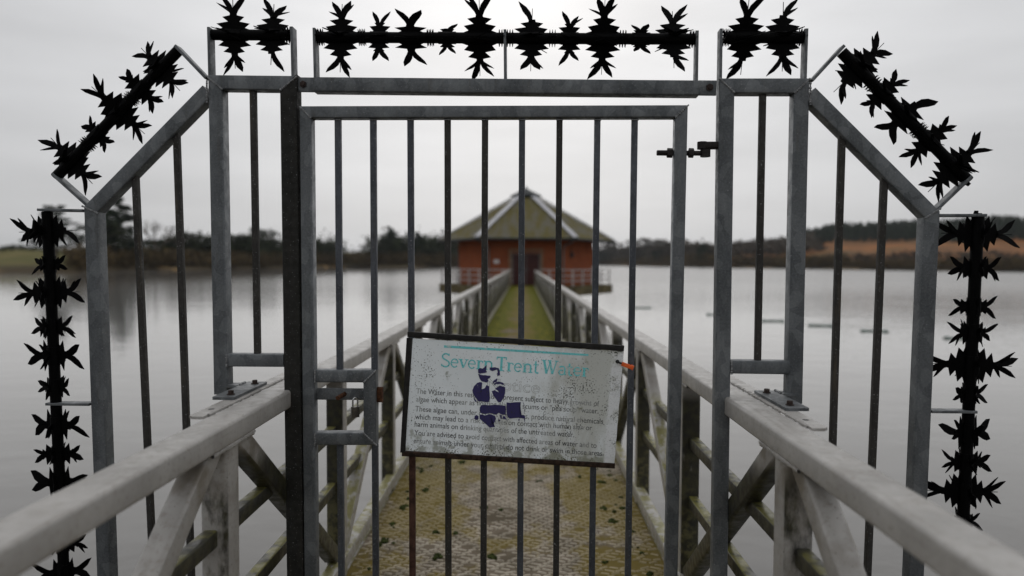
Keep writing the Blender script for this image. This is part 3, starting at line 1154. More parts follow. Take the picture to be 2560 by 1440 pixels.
spots = [(1348, 1203), (1450, 1192), (1067, 1225), (1213, 1268), (1250, 1274), (1088, 1330), (1140, 1332), (1514, 1407), (1530, 1303), (1508, 1272), (1506, 1205), (1553, 1268),
         (1592, 1303), (1625, 1365), (975, 1285), (960, 1310), (958, 1356), (1015, 1265), (1040, 1170), (1055, 1180), (1155, 1155), (1450, 1150), (1530, 1175), (1540, 1200), (1560, 1190), (1228, 1392), (1090, 1395), (1060, 1140), (1600, 1240), (1120, 1140)]
for px, py in spots:
    d = ray(px, py)
    p = Vector((0, 0, EYE)) + d * ((0.004 - EYE) / d.z)
    s = rg.uniform(0.008, 0.02)
    for _ in range(rg.randint(2, 4)):
        q = p + Vector((rg.gauss(0, s * 0.55), rg.gauss(0, s * 0.8), 0))
        if not (XL + 0.1 < q.x < XR - 0.1):
            continue
        clump(bm, q, s, rg)
for _ in range(420):
    y = rg.uniform(2.6, 14) if rg.random() < 0.7 else rg.uniform(5, 40)
    sgn = rg.choice((-1, 1))
    x = XC + sgn * (0.69 - abs(rg.gauss(0, 0.06)))
    s = rg.uniform(0.006, 0.02)
    clump(bm, Vector((x, y, 0.003)), s * 1.2, rg)
tag(finish('moss_clumps', bm, MOSS), kind='stuff')

# ------------------------------------------------------------------ gate frame
T = 0.05                               # frame tube
frame = empty('gate_portal', GM, 'galvanised steel frame with angled side wings bolted across the footbridge handrails', 'gate portal')
Yv = Vector((0, 1, 0))


def ctr(px, py, d, front=0.0):
    """centre of a member whose FRONT face shows at this pixel"""
    p = G(px, py, front)
    return p + Yv * (d / 2)


def mitre(p, p_other, q_other):
    """shear for the end at p of member p->p_other, mitred with member p->q_other (end 0)"""
    d1 = (p_other - p).normalized()
    d2 = (q_other - p).normalized()
    b = (d1 + d2)
    if b.length < 1e-6:
        return 0.0
    b.normalize()
    a, x, y = frame_axes(p, p_other)
    return b.dot(a) / b.dot(x)


def member(name, pa, pb, w, d, mat, m0=0.0, m1=0.0, parent=frame, r=0.005):
    bm = bmesh.new()
    tube(bm, pa, pb, w, d, r, m0, m1)
    return finish(name, bm, mat, parent, 60)


# --- left portal: post, beam, black post
p1b, p1t = ctr(551, 985, T), ctr(537, 205, T)
p2t, p2b = ctr(720, 207, T), ctr(737, 1440, T)
p2b = p2t + (p2b - p2t) * 1.08
p1b.z = TOPZ - 0.02
member('post', p1t, p1b, T, T, GALV, m0=mitre(p1t, p1b, p2t))
member('top_beam', p1t, p2t, T, T, GALV, m0=mitre(p1t, p2t, p1b), m1=mitre(p2t, p1t, p2b))
member('post', p2t, p2b, 0.060, T, DARKPOST, m0=mitre(p2t, p2b, p1t))['label'] = 'black painted gate post'
# --- right portal
r1t, r1b = ctr(1818, 214, T), ctr(1801, 1440, T)
r1b = r1t + (r1b - r1t) * 1.08
r2t, r2b = ctr(2005, 214, T), ctr(1988, 1000, T)
r2b.z = TOPZ - 0.02
member('post', r1t, r1b, T, T, GALV, m0=mitre(r1t, r1b, r2t))
member('top_beam', r1t, r2t, T, T, GALV, m0=mitre(r1t, r2t, r1b), m1=mitre(r2t, r1t, r2b))
member('post', r2t, r2b, T, T, GALV, m0=mitre(r2t, r2b, r1t))
# --- wings
lo_t, lo_b = ctr(226, 523, T), ctr(258, 1440, T)
lo_b = lo_t + (lo_b - lo_t) * 1.19
ld = ctr(517, 226, T, 0.0)
member('outer_post', lo_t, lo_b, T, T, GALV, m0=mitre(lo_t, lo_b, ld))
member('wing_brace', lo_t, ld, T, T, GALV, m0=mitre(lo_t, ld, lo_b))
ro_t, ro_b = ctr(2331, 536, T), ctr(2292, 1440, T)
ro_b = ro_t + (ro_b - ro_t) * 1.19
rd = ctr(2026, 232, T)
member('outer_post', ro_t, ro_b, T, T, GALV, m0=mitre(ro_t, ro_b, rd))
member('wing_brace', ro_t, rd, T, T, GALV, m0=mitre(ro_t, rd, ro_b))
# --- lintel over the gate with its bolted lugs
l0, l1 = ctr(783, 210, T, -0.004), ctr(1748, 219, T, -0.004)
member('lintel', l0, l1, T, T, GALV)
for (pa, pb, hole) in (((746, 211), (786, 211.5), (758, 211)), ((1746, 219), (1791, 219.5), (1774, 218.5))):
    a, b = ctr(*pa, 0.01, 0.012), ctr(*pb, 0.01, 0.012)
    lug = member('lintel_lug', a, b, 0.05, 0.01, GALV, r=0.002)
    h = G(*hole, 0.012)
    bm = bmesh.new()
    cyl(bm, h + Yv * 0.003, h - Yv * 0.005, 0.0125, n=6)
    cyl(bm, h - Yv * 0.005, h - Yv * 0.009, 0.007, n=10)
    finish('bolt', bm, BOLT, lug)
# --- cross rails at handrail height
xa, xb = ctr(566, 901, 0.045), ctr(708, 902, 0.045)
member('cross_rail', xa, xb, 0.045, 0.045, GALV)
ya, yb = ctr(1828, 918, 0.045), ctr(1976, 920, 0.045)
member('cross_rail', ya, yb, 0.045, 0.045, GALV)
# --- bars
BW = 0.021


def bar(pa, pb, mat, parent=frame, ext=1.0, foot=None):
    a, b = ctr(*pa, BW, 0.012), ctr(*pb, BW, 0.012)
    b = a + (b - a) * ext
    if foot is not None:
        b = a + (b - a) * ((foot - a.z) / (b.z - a.z))
    return member('bar', a, b, BW, BW, mat, parent=parent, r=0.003)


bar((630, 221), (641, 884), DARKBAR)
bar((1909, 225), (1896, 903), DARKBAR)
bar((334.5, 440), (359, 985), DARKBAR, foot=0.225)
bar((437.5, 325), (459.5, 985), DARKBAR, foot=0.225)
bar((2108, 335), (2088.5, 985), DARKBAR, foot=0.225)
bar((2214, 440), (2191, 985), DARKBAR, foot=0.225)
for side, pst, X in ((-1, (lo_t, lo_b), XL), (1, (ro_t, ro_b), XR)):
    k = (0.2 - pst[0].z) / (pst[1].z - pst[0].z)
    p = pst[0].lerp(pst[1], k)
    q = GMI @ Vector((X + side * 0.062, (GM @ p).y, 0.2))
    q.y, q.z = p.y, p.z
    p.x -= side * 0.026
    member('wing_rail', p, q, 0.05, 0.05, GALV)
# weld beads at the joints
bm = bmesh.new()
for a, b in (((517, 190), (556, 224)), ((743, 190), (699, 226)), ((1798, 195), (1837, 232)), ((2026, 196), (1986, 233)), ((205, 515), (246, 534)), ((2353, 520), (2312, 546)),
             ((566, 886), (566, 917)), ((1829, 902), (1829, 936)), ((517, 200), (517, 258)), ((2026, 206), (2026, 262))):
    bm = bmesh.new()
    bead(bm, G(*a, -0.0008), G(*b, -0.0008), 0.0035)
    finish('weld_seam', bm, WELD, frame)
# --- base plates bolted to the flanges
for (pc, X, sgn) in ((p1b, XL, -1), (r2b, XR, 1)):
    foot = GM @ pc
    bm = bmesh.new()
    yc, xi = (2.31, -0.928) if sgn < 0 else (2.21, 0.797)
    xo = xi + sgn * 0.072
    cx = (xi + xo) / 2
    c = Vector((cx, yc, TOPZ + 0.0098))
    pts = ring_profile(abs(xo - xi), 0.29, 0.006, 2)
    plate(bm, [(u, v) for u, v in pts], GMI @ c, (GMI.to_3x3() @ Vector((1, 0, 0))), (GMI.to_3x3() @ Vector((0, 1, 0))), 0.009)
    box(bm, GMI @ Vector(((foot.x + xo) / 2, foot.y, TOPZ + 0.0097)), (abs(foot.x - xo) + 0.02, 0.056, 0.0086))
    cx = -0.957 if sgn < 0 else 0.826
    c.x = cx
    bp = finish('base_plate', bm, GALV, frame)
    for dy in (-0.1, 0.1):
        bm = bmesh.new()
        q = GMI @ (c + Vector((0, dy, 0)))
        cyl(bm, q + Vector((0, 0, 0.0046)), q + Vector((0, 0, 0.007)), 0.013, n=16)
        cyl(bm, q + Vector((0, 0, 0.007)), q + Vector((0, 0, 0.018)), 0.0095, n=6)
        finish('bolt', bm, BOLT, bp)
    bm = bmesh.new()
    q = GM @ pc
    bead(bm, GMI @ Vector((xo, q.y - 0.026, TOPZ + 0.0155)), GMI @ Vector((xo, q.y + 0.026, TOPZ + 0.0155)), 0.004)
    finish('weld_seam', bm, WELD, frame)


# --- flat brackets that hold the spiked barriers
def bracket(pa, pb, th, wd=0.04, holept=None):
    a, b = G(*pa, 0.004) + Yv * (wd / 2), G(*pb, 0.004) + Yv * (wd / 2)
    return member('spike_bracket', a, b, th, wd, GALV, r=0.0015)


BR = [((523, 190), (520, 67), 0.009), ((731, 190), (728, 66), 0.009), ((787, 194), (784, 69), 0.009), ((1263, 197), (1262, 73), 0.009), ((1742, 203), (1744, 76), 0.009),
      ((1802, 197), (1804, 71), 0.009), ((2014, 197), (2018, 71), 0.009),
      ((513, 194), (436, 113), 0.010), ((216, 513), (129, 435), 0.010), ((2032, 200), (2112, 113), 0.010), ((2344, 524), (2431, 441), 0.010),
      ((205, 526), (92, 524), 0.009), ((221, 1012), (113, 1011), 0.009), ((2350, 538), (2468, 538), 0.009), ((2331, 1030), (2444, 1031), 0.009)]
for a, b, th in BR:
    bracket(a, b, th)

# ------------------------------------------------------------------ spiked barriers
MM = 1.383e-3


def petal(bm, o, ax, rd, s, length, r0, width, lean, twist):
    """one curved pointed blade: leaves the arm at radius r0 and bends sideways (s = +-1)"""
    n = ax.cross(rd).normalized()
    # twist the blade about the radial direction
    exx = (ax * math.cos(twist) + n * math.sin(twist))
    L = length - r0
    mid = [(s * (3 + lean * t ** 1.6), r0 - 3 + (L + 3) * t) for t in (0, 0.25, 0.5, 0.75, 1.0)]
    wid = [0.26 * width, 0.40 * width, 0.52 * width, 0.46 * width, 0.03 * width]
    left, right = [], []
    for (u, v), w in zip(mid, wid):
        left.append(((u - w) * MM, v * MM))
        right.append(((u + w) * MM, v * MM))
    plate(bm, left + list(reversed(right)), o, exx, rd, 0.0022)


TYPES = {
    'L': dict(body=[(54, 9), (30, 17), (42, 27), (15, 32), (29, 43), (9, 47), (8, 54)], r=94, r0=51, w=18, lean=28),
    'P': dict(body=[(42, 9), (24, 17), (40, 25), (11, 28), (8, 40)], r=75, r0=34, w=23, lean=27),
    'M': dict(body=[(32, 9), (16, 16), (27, 27), (8, 29), (14, 36), (6, 37)], r=60, r0=31, w=15, lean=20),
    'S': dict(body=[(22, 9), (11, 15), (19, 22), (5, 24)], r=38, r0=19, w=16, lean=19),
}


def rosette(bm, o, ax, rd, kind, k, rg):
    """four toothed arms round the axle; each arm ends in a fork of curved blades"""
    t = TYPES[kind]
    th0 = rg.choice((0.05, 0.1, 0.32)) * rg.choice((-1, 1))
    n0 = ax.cross(rd)
    for q in range(4):
        th = th0 + q * math.pi / 2
        rr = (rd * math.cos(th) + n0 * math.sin(th)).normalized()
        f = k * rg.uniform(0.93, 1.05) * (0.5 if q % 2 else 1.0)
        sq = 0.55 if q % 2 else 1.0
        body = [(sq * u * MM * rg.uniform(0.92, 1.06), v * MM * f) for u, v in t['body']]
        body2 = [(-sq * u * MM * rg.uniform(0.92, 1.06), v * MM * f) for u, v in t['body']]
        pts = [(body[0][0], 0)] + body + list(reversed(body2)) + [(body2[0][0], 0)]
        plate(bm, pts, o, ax, rr, 0.0025)
        for s in (-1, 1):
            if rg.random() < 0.07:
                continue
            ln = t['r'] * f * rg.uniform(0.9, 1.1)
            petal(bm, o, ax, rr, s, ln, t['r0'] * f, t['w'] * rg.uniform(0.75, 1.1), t['lean'] * rg.uniform(0.55, 1.35), s * rg.uniform(-0.35, 0.5))
            if (kind == 'L' and rg.random() < 0.85) or (kind == 'M' and rg.random() < 0.6):
                petal(bm, o + ax.cross(rr) * 0.006 * rg.choice((-1, 1)), ax, rr, s, ln * rg.uniform(0.72, 0.9), t['r0'] * f, t['w'] * 0.75, t['lean'] * rg.uniform(0.9, 1.5), s * rg.uniform(-0.5, 0.5))
        if kind == 'L':
            plate(bm, [(-1.6 * MM, 50 * MM * f), (1.6 * MM, 50 * MM * f), (0.5 * MM, 86 * MM * f), (-0.5 * MM, 86 * MM * f)], o, n0 if q % 2 == 0 else rd, rr, 0.002)


SPIKE_Y = 0.026


def barrier(label, pa, pb, ros, collars=(), group='spiked rotating barriers round the gate'):
    """pa-pb: axle ends; ros: list of (px, py, type, size)"""
    A, B = G(*pa, SPIKE_Y), G(*pb, SPIKE_Y)
    root = empty('spiked_barrier', GM @ Matrix.Translation(A), label, 'spiked barrier', group)
    B = B - A
    ax = B.normalized()
    rd = Yv.cross(ax).normalized()
    bm = bmesh.new()
    cyl(bm, (0, 0, 0), B, 0.0185, n=14)
    finish('axle_tube', bm, BLACK, root, 40)
    for i, (px, py, kind, k) in enumerate(ros):
        p = G(px, py, SPIKE_Y) - A
        o = ax * p.dot(ax)
        bm = bmesh.new()
        cyl(bm, o - ax * 0.03, o + ax * 0.03, 0.021, n=12)
        rosette(bm, o, ax, rd, kind, k, random.Random(hash((px, py)) & 0xffff))
        finish('spike_cluster', bm, BLACK, root)
    for px, py in collars:
        p = G(px, py, SPIKE_Y) - A
        o = ax * p.dot(ax)
        bm = bmesh.new()
        for dx in (-0.009, 0.0, 0.009):
            for q in range(8):
                th = q * math.pi / 4
                rr = rd * math.cos(th) + ax.cross(rd) * math.sin(th)
                plate(bm, [(-0.003, 0.014), (0.003, 0.014), (0.0005, 0.030), (-0.0005, 0.030)], o + ax * dx, ax, rr, 0.002)
        finish('toothed_collar', bm, BLACK, root)
    return root


barrier('black spiked barrier over the top left corner of the gate frame with two large clusters', (527, 87), (722, 88), [(585, 86, 'L', 1.02), (681, 88, 'L', 0.94)], [(718, 88)])
barrier('long black spiked barrier above the lintel with ten clusters', (790, 93), (1739, 98),
        [(853, 92, 'L', 0.98), (948, 92, 'M', 1.0), (1027, 93, 'P', 0.98), (1118, 94, 'S', 1.0), (1199, 94, 'L', 1.0), (1329, 94, 'L', 0.92), (1424, 94, 'M', 1.0), (1508, 95, 'L', 0.98), (1602, 96, 'S', 0.85), (1683, 96, 'L', 0.98)],
        [(800, 92), (905, 92), (1076, 93), (1255, 94), (1275, 94), (1381, 95), (1557, 95), (1732, 97)])
barrier('black spiked barrier over the top right corner of the gate frame with two large clusters', (1810, 94), (2012, 94), [(1862, 93, 'L', 0.98), (1957, 94, 'L', 1.0)], [(1815, 93), (2005, 94)])
barrier('slanting black spiked barrier along the left wing brace', (447, 125), (140, 443), [(400, 172, 'L', 0.92), (352, 224, 'M', 1.02), (300, 280, 'L', 0.94), (246, 338, 'S', 1.2), (180, 403, 'L', 1.0)], [(330, 248), (222, 362)])
barrier('slanting black spiked barrier along the right wing brace', (2104, 130), (2420, 452), [(2146, 170, 'L', 1.0), (2208, 232, 'M', 1.1), (2262, 287, 'P', 1.02), (2325, 350, 'M', 1.15), (2388, 415, 'L', 0.98)], [(2185, 205), (2300, 322)])
barrier('upright black spiked barrier beside the left outer post', (118, 530), (163, 1500),
        [(118, 578, 'L', 1.03), (122, 661, 'S', 1.2), (124, 731, 'L', 1.03), (128, 817, 'M', 1.05), (132, 888, 'P', 1.02), (136, 968, 'M', 1.05), (140, 1062, 'P', 1.1), (144, 1135, 'M', 1.08), (148, 1205, 'P', 0.95), (153, 1290, 'M', 1.0), (157, 1360, 'M', 1.0), (161, 1430, 'P', 0.9)])
barrier('upright black spiked barrier beside the right outer post', (2445, 543), (2402, 1420),
        [(2443, 585, 'L', 1.03), (2440, 670, 'M', 1.08), (2434, 767, 'S', 1.35), (2431, 832, 'M', 1.06), (2427, 912, 'L', 1.03), (2424, 985, 'S', 1.25), (2420, 1082, 'P', 0.98), (2417, 1155, 'M', 1.05), (2413, 1228, 'L', 1.0), (2409, 1305, 'S', 1.3), (2406, 1370, 'M', 1.0)])

# ------------------------------------------------------------------ gate leaf
leafo = empty('gate', GM, 'barred galvanised gate leaf with lock box hung between the two posts', 'gate')
LT = 0.042
FY = 0.0
ga, gb = ctr(763, 280, LT), ctr(775, 1440, LT)
gb = ga + (gb - ga) * 1.1
gc, gd = ctr(1704, 278, LT), ctr(1679, 1440, LT)
gd = gc + (gd - gc) * 1.1


def gm_(name, a, b, w, d, mat, m0=0.0, m1=0.0):
    return member(name, a, b, w, d, mat, m0, m1, parent=leafo)


gm_('stile', ga, gb, LT, LT, GALV, m0=mitre(ga, gb, gc))
gm_('stile', gc, gd, LT, LT, GALV, m0=mitre(gc, gd, ga))
gm_('top_rail', ga, gc, LT, LT, GALV, m0=mitre(ga, gc, gb), m1=mitre(gc, ga, gd))
gm_('bottom_rail', gb, gd, LT, LT, GALV)
for (xt, xb_, mat) in ((843, 852, GALV_BAR), (931.5, 938, GALV_BAR), (1025, 1030, GALV_BAR), (1118, 1120, DARKBAR), (1212, 1208, DARKBAR), (1305, 1300, GALV_BAR), (1399, 1390, DARKBAR), (1494, 1480, GALV_BAR), (1587.5, 1570.5, GALV_BAR)):
    if xt < 940:                         # these two stop at the lock box
        xm = xt + (xb_ - xt) * 0.53
        bar((xt, 296), (xm, 926), mat, leafo)
        bar((xm + 1, 1112), (xb_, 1440), mat, leafo, 1.25)
    elif xt == 1025:
        xm = xt + (xb_ - xt) * 0.6
        bar((xt, 296), (xm, 985), mat, leafo)
        bar((xm + 1, 985), (xb_, 1440), RUSTBAR, leafo, 1.2)['label'] = 'rust brown lower bar'
    else:
        bar((xt, 296), (xb_, 1440), mat, leafo, 1.08)
bm = bmesh.new()
for a, b in (((749, 266), (777, 295)), ((1722, 262), (1688, 294))):
    bm = bmesh.new()
    bead(bm, G(*a, -0.0008), G(*b, -0.0008), 0.0033)
    finish('weld_seam', bm, WELD, leafo)
for xt in (843, 931.5, 1025, 1118, 1212, 1305, 1399, 1494, 1587.5):
    bm = bmesh.new()
    bead(bm, G(xt - 9, 299, 0.011), G(xt + 9, 299, 0.011), 0.003)
    finish('weld_seam', bm, WELD, leafo)
# lock box
LB_ = 0.045
ba, bb = ctr(786, 941, LB_, -0.002), ctr(923, 941, LB_, -0.002)
bc = ctr(924, 1098, LB_, -0.002)
bd = ctr(787, 1098, LB_, -0.002)
lw = 0.044
gm_('lock_box_bar', ba, bb, lw, LB_, GALV, m1=mitre(bb, ba, bc))
gm_('lock_box_bar', bb, bc, lw, LB_, GALV, m0=mitre(bb, bc, ba), m1=mitre(bc, bb, bd))
gm_('lock_box_bar', bd, bc, lw, LB_, GALV, m1=mitre(bc, bd, bb))
bm = bmesh.new()
for a, b in (((908, 957), (941, 925)), ((908, 1082), (942, 1114)), ((787, 925), (787, 957)), ((787, 1082), (787, 1114))):
    bm = bmesh.new()
    bead(bm, G(*a, -0.003), G(*b, -0.003), 0.0032)
    finish('weld_seam', bm, WELD, leafo)
# sliding bolt: flat plate, welded rod, rusty end beyond the box
sa, sb = ctr(790, 985, 0.008, 0.028), ctr(909, 986, 0.008, 0.028)
slide = gm_('slide_bolt', sa, sb, 0.042, 0.008, GALV)
bm = bmesh.new()
h = G(862, 985, 0.028)
cyl(bm, h, h + Vector((-0.012, -0.045, -0.006)), 0.008, n=12)
finish('bolt_knob', bm, RUST, slide, 40)
bm = bmesh.new()
e = G(950, 988, 0.012)
tube(bm, e + Vector((-0.012, 0.012, 0)), e + Vector((0.007, 0.012, 0)), 0.054, 0.020, 0.006)
finish('bolt_end', bm, RUST, slide, 50)
# padlock hanging from the slide bolt
PM = GM @ Matrix.Translation(G(888, 1021, 0.014))
lock = empty('padlock', PM, 'small worn steel padlock hanging from the rusty slide bolt of the gate', 'padlock')
bm = bmesh.new()
ROT = Matrix.Rotation(R(38), 3, 'Z')
prof = ring_profile(0.028, 0.015, 0.003, 2)
pts0 = [ROT @ Vector((u, v, 0)) for u, v in prof]
lo = [bm.verts.new(p + Vector((0, 0, -0.031))) for p in pts0]
hi = [bm.verts.new(p + Vector((0, 0, 0.006))) for p in pts0]
for i in range(len(lo)):
    j = (i + 1) % len(lo)
    bm.faces.new((lo[i], lo[j], hi[j], hi[i]))
bm.faces.new(list(reversed(lo)))
bm.faces.new(hi)
finish('body', bm, BRASS, lock, 50)
bm = bmesh.new()
sp = [ROT @ Vector((-0.009, 0, 0.004))] + [ROT @ Vector((-0.009 * math.cos(R(a)), 0, 0.026 + 0.012 * math.sin(R(a)))) for a in range(0, 181, 20)] + [ROT @ Vector((0.009, 0, 0.004))]
path_tube(bm, sp, 0.0032, 8)
finish('shackle', bm, SHACKLE, lock, 60)
# hinge: pintle arm on the post, threaded eye bolt through the leaf
bm = bmesh.new()
pa, pb = ctr(1758, 362, 0.03, 0.008), ctr(1802, 362, 0.03, 0.008)
tube(bm, pa, pb, 0.024, 0.03, 0.006)
cyl(bm, pa + Vector((0, 0, 0.012)), pa + Vector((0, 0, -0.012)), 0.017, n=14)
pint = finish('hinge_pintle', bm, HINGE, frame, 50)
bm = bmesh.new()
cyl(bm, pa + Vector((0.006, 0, -0.012)), pa + Vector((0.006, 0, -0.03)), 0.009, n=12)
finish('pin', bm, HINGE, pint, 50)
bm = bmesh.new()
ea, eb = ctr(1643, 381, 0.02, 0.012), ctr(1752, 382, 0.02, 0.012)
cyl(bm, ea, eb, 0.0085, n=12)
for i in range(9):                       # thread
    q = ea.lerp(eb, 0.02 + 0.025 * i)
    cyl(bm, q, q + (eb - ea).normalized() * 0.0016, 0.0098, n=12)
eyeb = finish('hinge_bolt', bm, HINGE, leafo, 40)
for x0, x1 in ((1669, 1682), (1723, 1735)):
    bm = bmesh.new()
    cyl(bm, ctr(x0, 381, 0.02, 0.012), ctr(x1, 381.5, 0.02, 0.012), 0.0165, n=6)
    finish('nut', bm, HINGE, eyeb)
bm = bmesh.new()
q = ctr(1765, 382, 0.02, 0.012)
cyl(bm, q + Vector((0, 0, -0.012)), q + Vector((0, 0, 0.012)), 0.017, n=16)
finish('eye', bm, HINGE, eyeb, 40)

# ------------------------------------------------------------------ notice board
SROLL = R(3.8)
sc = G(1283, 998, -0.022)
SM = GM @ Matrix.Translation(sc) @ Matrix.Rotation(SROLL, 4, 'Y')


def S(px, py, off=0.0):
    return on_plane(px, py, SM, off)


pm = NT('weathered_white_panel', 0.45, 0.4)
x, y, z = pm.xyz(pm.obj)
base = pm.mix(pm.step(pm.noise(5, None, 5), 0.35, 0.65), (0.78, 0.83, 0.85), (0.84, 0.89, 0.92))
grime = pm.math('ADD', pm.noise(6, None, 6, 0.65, (1, 1, 0.45)), pm.math('MULTIPLY', x, 0.38))
base = pm.mix(pm.math('MULTIPLY', pm.step(grime, 0.46, 0.68), 0.68), base, (0.40, 0.40, 0.34))
sp1 = pm.noise(190, None, 3, 0.6)
ex = pm.math('ABSOLUTE', x)
edge = pm.math('MAXIMUM', pm.step(ex, 0.29, 0.37), pm.step(pm.math('ABSOLUTE', z), 0.15, 0.21))
dens = pm.math('ADD', pm.math('MULTIPLY', pm.step(pm.noise(9, None, 5, 0.65), 0.38, 0.72), 0.15), pm.math('MULTIPLY', edge, 0.07))
dens = pm.math('ADD', dens, pm.math('MULTIPLY', pm.step(x, -0.2, 0.3), 0.05))
spk = pm.step(pm.math('ADD', sp1, dens), 0.70, 0.735)
base = pm.mix(pm.math('MULTIPLY', spk, 0.92), base, (0.022, 0.024, 0.012))
base = pm.mix(pm.math('MULTIPLY', pm.step(pm.math('ADD', pm.noise(24, None, 5), pm.step(z, -0.12, -0.2, 0, 0.2)), 0.62, 0.74), 0.55), base, (0.10, 0.105, 0.03))
strip = pm.math('MULTIPLY', pm.step(x, 0.318, 0.328), pm.step(pm.noise(14, None, 4), 0.62, 0.5))
base = pm.mix(pm.math('MULTIPLY', strip, 0.75), base, (0.78, 0.80, 0.82))
pm.base(base)
pm.bump(sp1, 0.15, 0.002)
PANEL = pm.m


def ink(name, c, keep=0.62, fade=None):
    m = NT(name, 0.5, 0.3)
    xx, yy, zz = m.xyz(m.obj)
    f = m.step(m.noise(45, None, 5, 0.65), keep, keep + 0.14)
    cc = m.mix(m.math('MULTIPLY', f, 0.8), c, (0.6, 0.62, 0.60))
    if fade:
        g = m.step(m.noise(7, None, 3), 0.42, 0.66)
        cc = m.mix(m.math('MULTIPLY', g, fade), cc, (0.55, 0.57, 0.56))
    n2 = m.step(m.noise(190, None, 3, 0.6), 0.60, 0.65)
    cc = m.mix(m.math('MULTIPLY', n2, 0.8), cc, (0.03, 0.035, 0.02))
    m.base(cc)
    return m.m


TEAL = ink('faded_teal_print', (0.17, 0.62, 0.64), 0.55)
INK = ink('faded_black_print', (0.02, 0.022, 0.025), 0.62, 0.6)
GREYINK = ink('worn_outline_print', (0.32, 0.335, 0.325), 0.5, 0.8)
PURPLE = ink('purple_spray_paint', (0.035, 0.03, 0.115), 0.66)
FRAMEM = simple('black_rusty_channel', (0.013, 0.012, 0.011), 0.7, 0.3, 0, 0.4, 60)
FRAMER = simple('rusty_channel', (0.03, 0.018, 0.012), 0.8, 0.2, 0, 0.6, 70)
ORANGE = simple('orange_plastic_tie', (0.75, 0.12, 0.02), 0.4, 0.5, 0, 0.15, 80)

sign = empty('notice_board', SM, 'tilted grimy white water company notice with purple stencil hung on the gate bars', 'notice board')
tl, tr, br_, bl = S(1030, 846), S(1559, 879), S(1536, 1158), S(1010, 1126)
bm = bmesh.new()
quad = [(tl.x + .003, tl.z - 0), (tr.x, tr.z), (br_.x, br_.z), (bl.x + .003, bl.z)]
pts = []
for i in range(4):                       # subdivided outline with slightly chipped edges
    a, b = Vector(quad[i]), Vector(quad[(i + 1) % 4])
    for k in range(12):
        p = a.lerp(b, k / 12)
        j = 0.0012 if i == 1 else 0.0004
        pts.append((p.x + rnd.uniform(-j, j), p.y + rnd.uniform(-j, j)))
plate(bm, pts, Vector((0, 0.0015, 0)), Vector((1, 0, 0)), Vector((0, 0, 1)), 0.003)
finish('panel', bm, PANEL, sign)


def chan(a, b, w, mat):
    bm = bmesh.new()
    tube(bm, a + Vector((0, 0.004, 0)), b + Vector((0, 0.004, 0)), w, 0.016, 0.002)
    return finish('frame_channel', bm, mat, sign, 50)


chan(S(1019, 835.5), S(1560, 871), 0.0185, FRAMEM)
chan(S(1023, 845), S(1007, 1131), 0.0175, FRAMEM)
chan(S(1005, 1134), S(1537, 1165), 0.0165, FRAMER)['label'] = 'rusty bottom channel'


def text_mesh(name, body, p0, p1, cap, mat, off, outline=0.0):
    """print a line of text from baseline start p0 to baseline end p1 (sign coordinates)"""
    cu = bpy.data.curves.new(name, 'FONT')
    cu.body = body
    cu.size = 1.0
    if outline:
        cu.fill_mode = 'NONE'
        cu.bevel_depth = outline
        cu.bevel_resolution = 0
    ob = bpy.data.objects.new(name, cu)
    COL.objects.link(ob)
    dg = bpy.context.evaluated_depsgraph_get()
    me = bpy.data.meshes.new_from_object(ob.evaluated_get(dg))
    bpy.data.objects.remove(ob)
    xs = [v.co.x for v in me.vertices]
    x0, x1 = min(xs), max(xs)
    d = p1 - p0
    sx = d.length / (x1 - x0)
    e = d.normalized()
    up = Vector((-e.z, 0, e.x))
    sz = cap / 0.70
    for v in me.vertices:
        u, w, t = v.co
        q = p0 + e * ((u - x0) * sx) + up * (w * sz)
        v.co = (q.x, -off - t * 0.01, q.z)
    me.materials.append(mat)
    for p in me.polygons:
        p.use_smooth = False
    return link(name, me, sign)


LINES = [('The Water in this reservoir is at present subject to heavy growths of', (1040.5, 983.5), (1497.5, 1015.5)),
         ('algae which appear as floating plaques, scums or "pea soup" water.', (1040, 1003.5), (1496, 1034)),
         ('These algae can, under certain conditions, produce natural chemicals', (1038, 1027.5), (1507.5, 1060)),
         ('which may lead to a risk of rashes on contact with human skin or', (1037.5, 1047.5), (1480, 1076)),
         ('harm animals on drinking quantities of the untreated water.', (1036.7, 1066), (1435, 1093)),
         ('You are advised to avoid contact with affected areas of water and to', (1035.7, 1087.5), (1491, 1120)),
         ('ensure animals under your control do not drink or swim in those areas.', (1034, 1107.5), (1508.5, 1140))]
for t_, a, b in LINES:
    text_mesh('notice_text', t_, S(*a), S(*b), 0.0185, INK, 0.0004)
text_mesh('notice_heading', 'Notice', S(1218, 974), S(1348, 983), 0.040, GREYINK, 0.0004, outline=0.010)

# serif heading, drawn as broad-pen strokes
TH, TN = 0.165, 0.07                     # thick and thin strokes, in cap heights


def arc(cx, cy, rx, ry, a0, a1, n=10):
    return [(cx + rx * math.cos(R(a0 + (a1 - a0) * i / n)), cy + ry * math.sin(R(a0 + (a1 - a0) * i / n))) for i in range(n + 1)]


def SER(x, y, w=0.17):
    return ('l', [(x - w, y), (x + w, y)], TN)


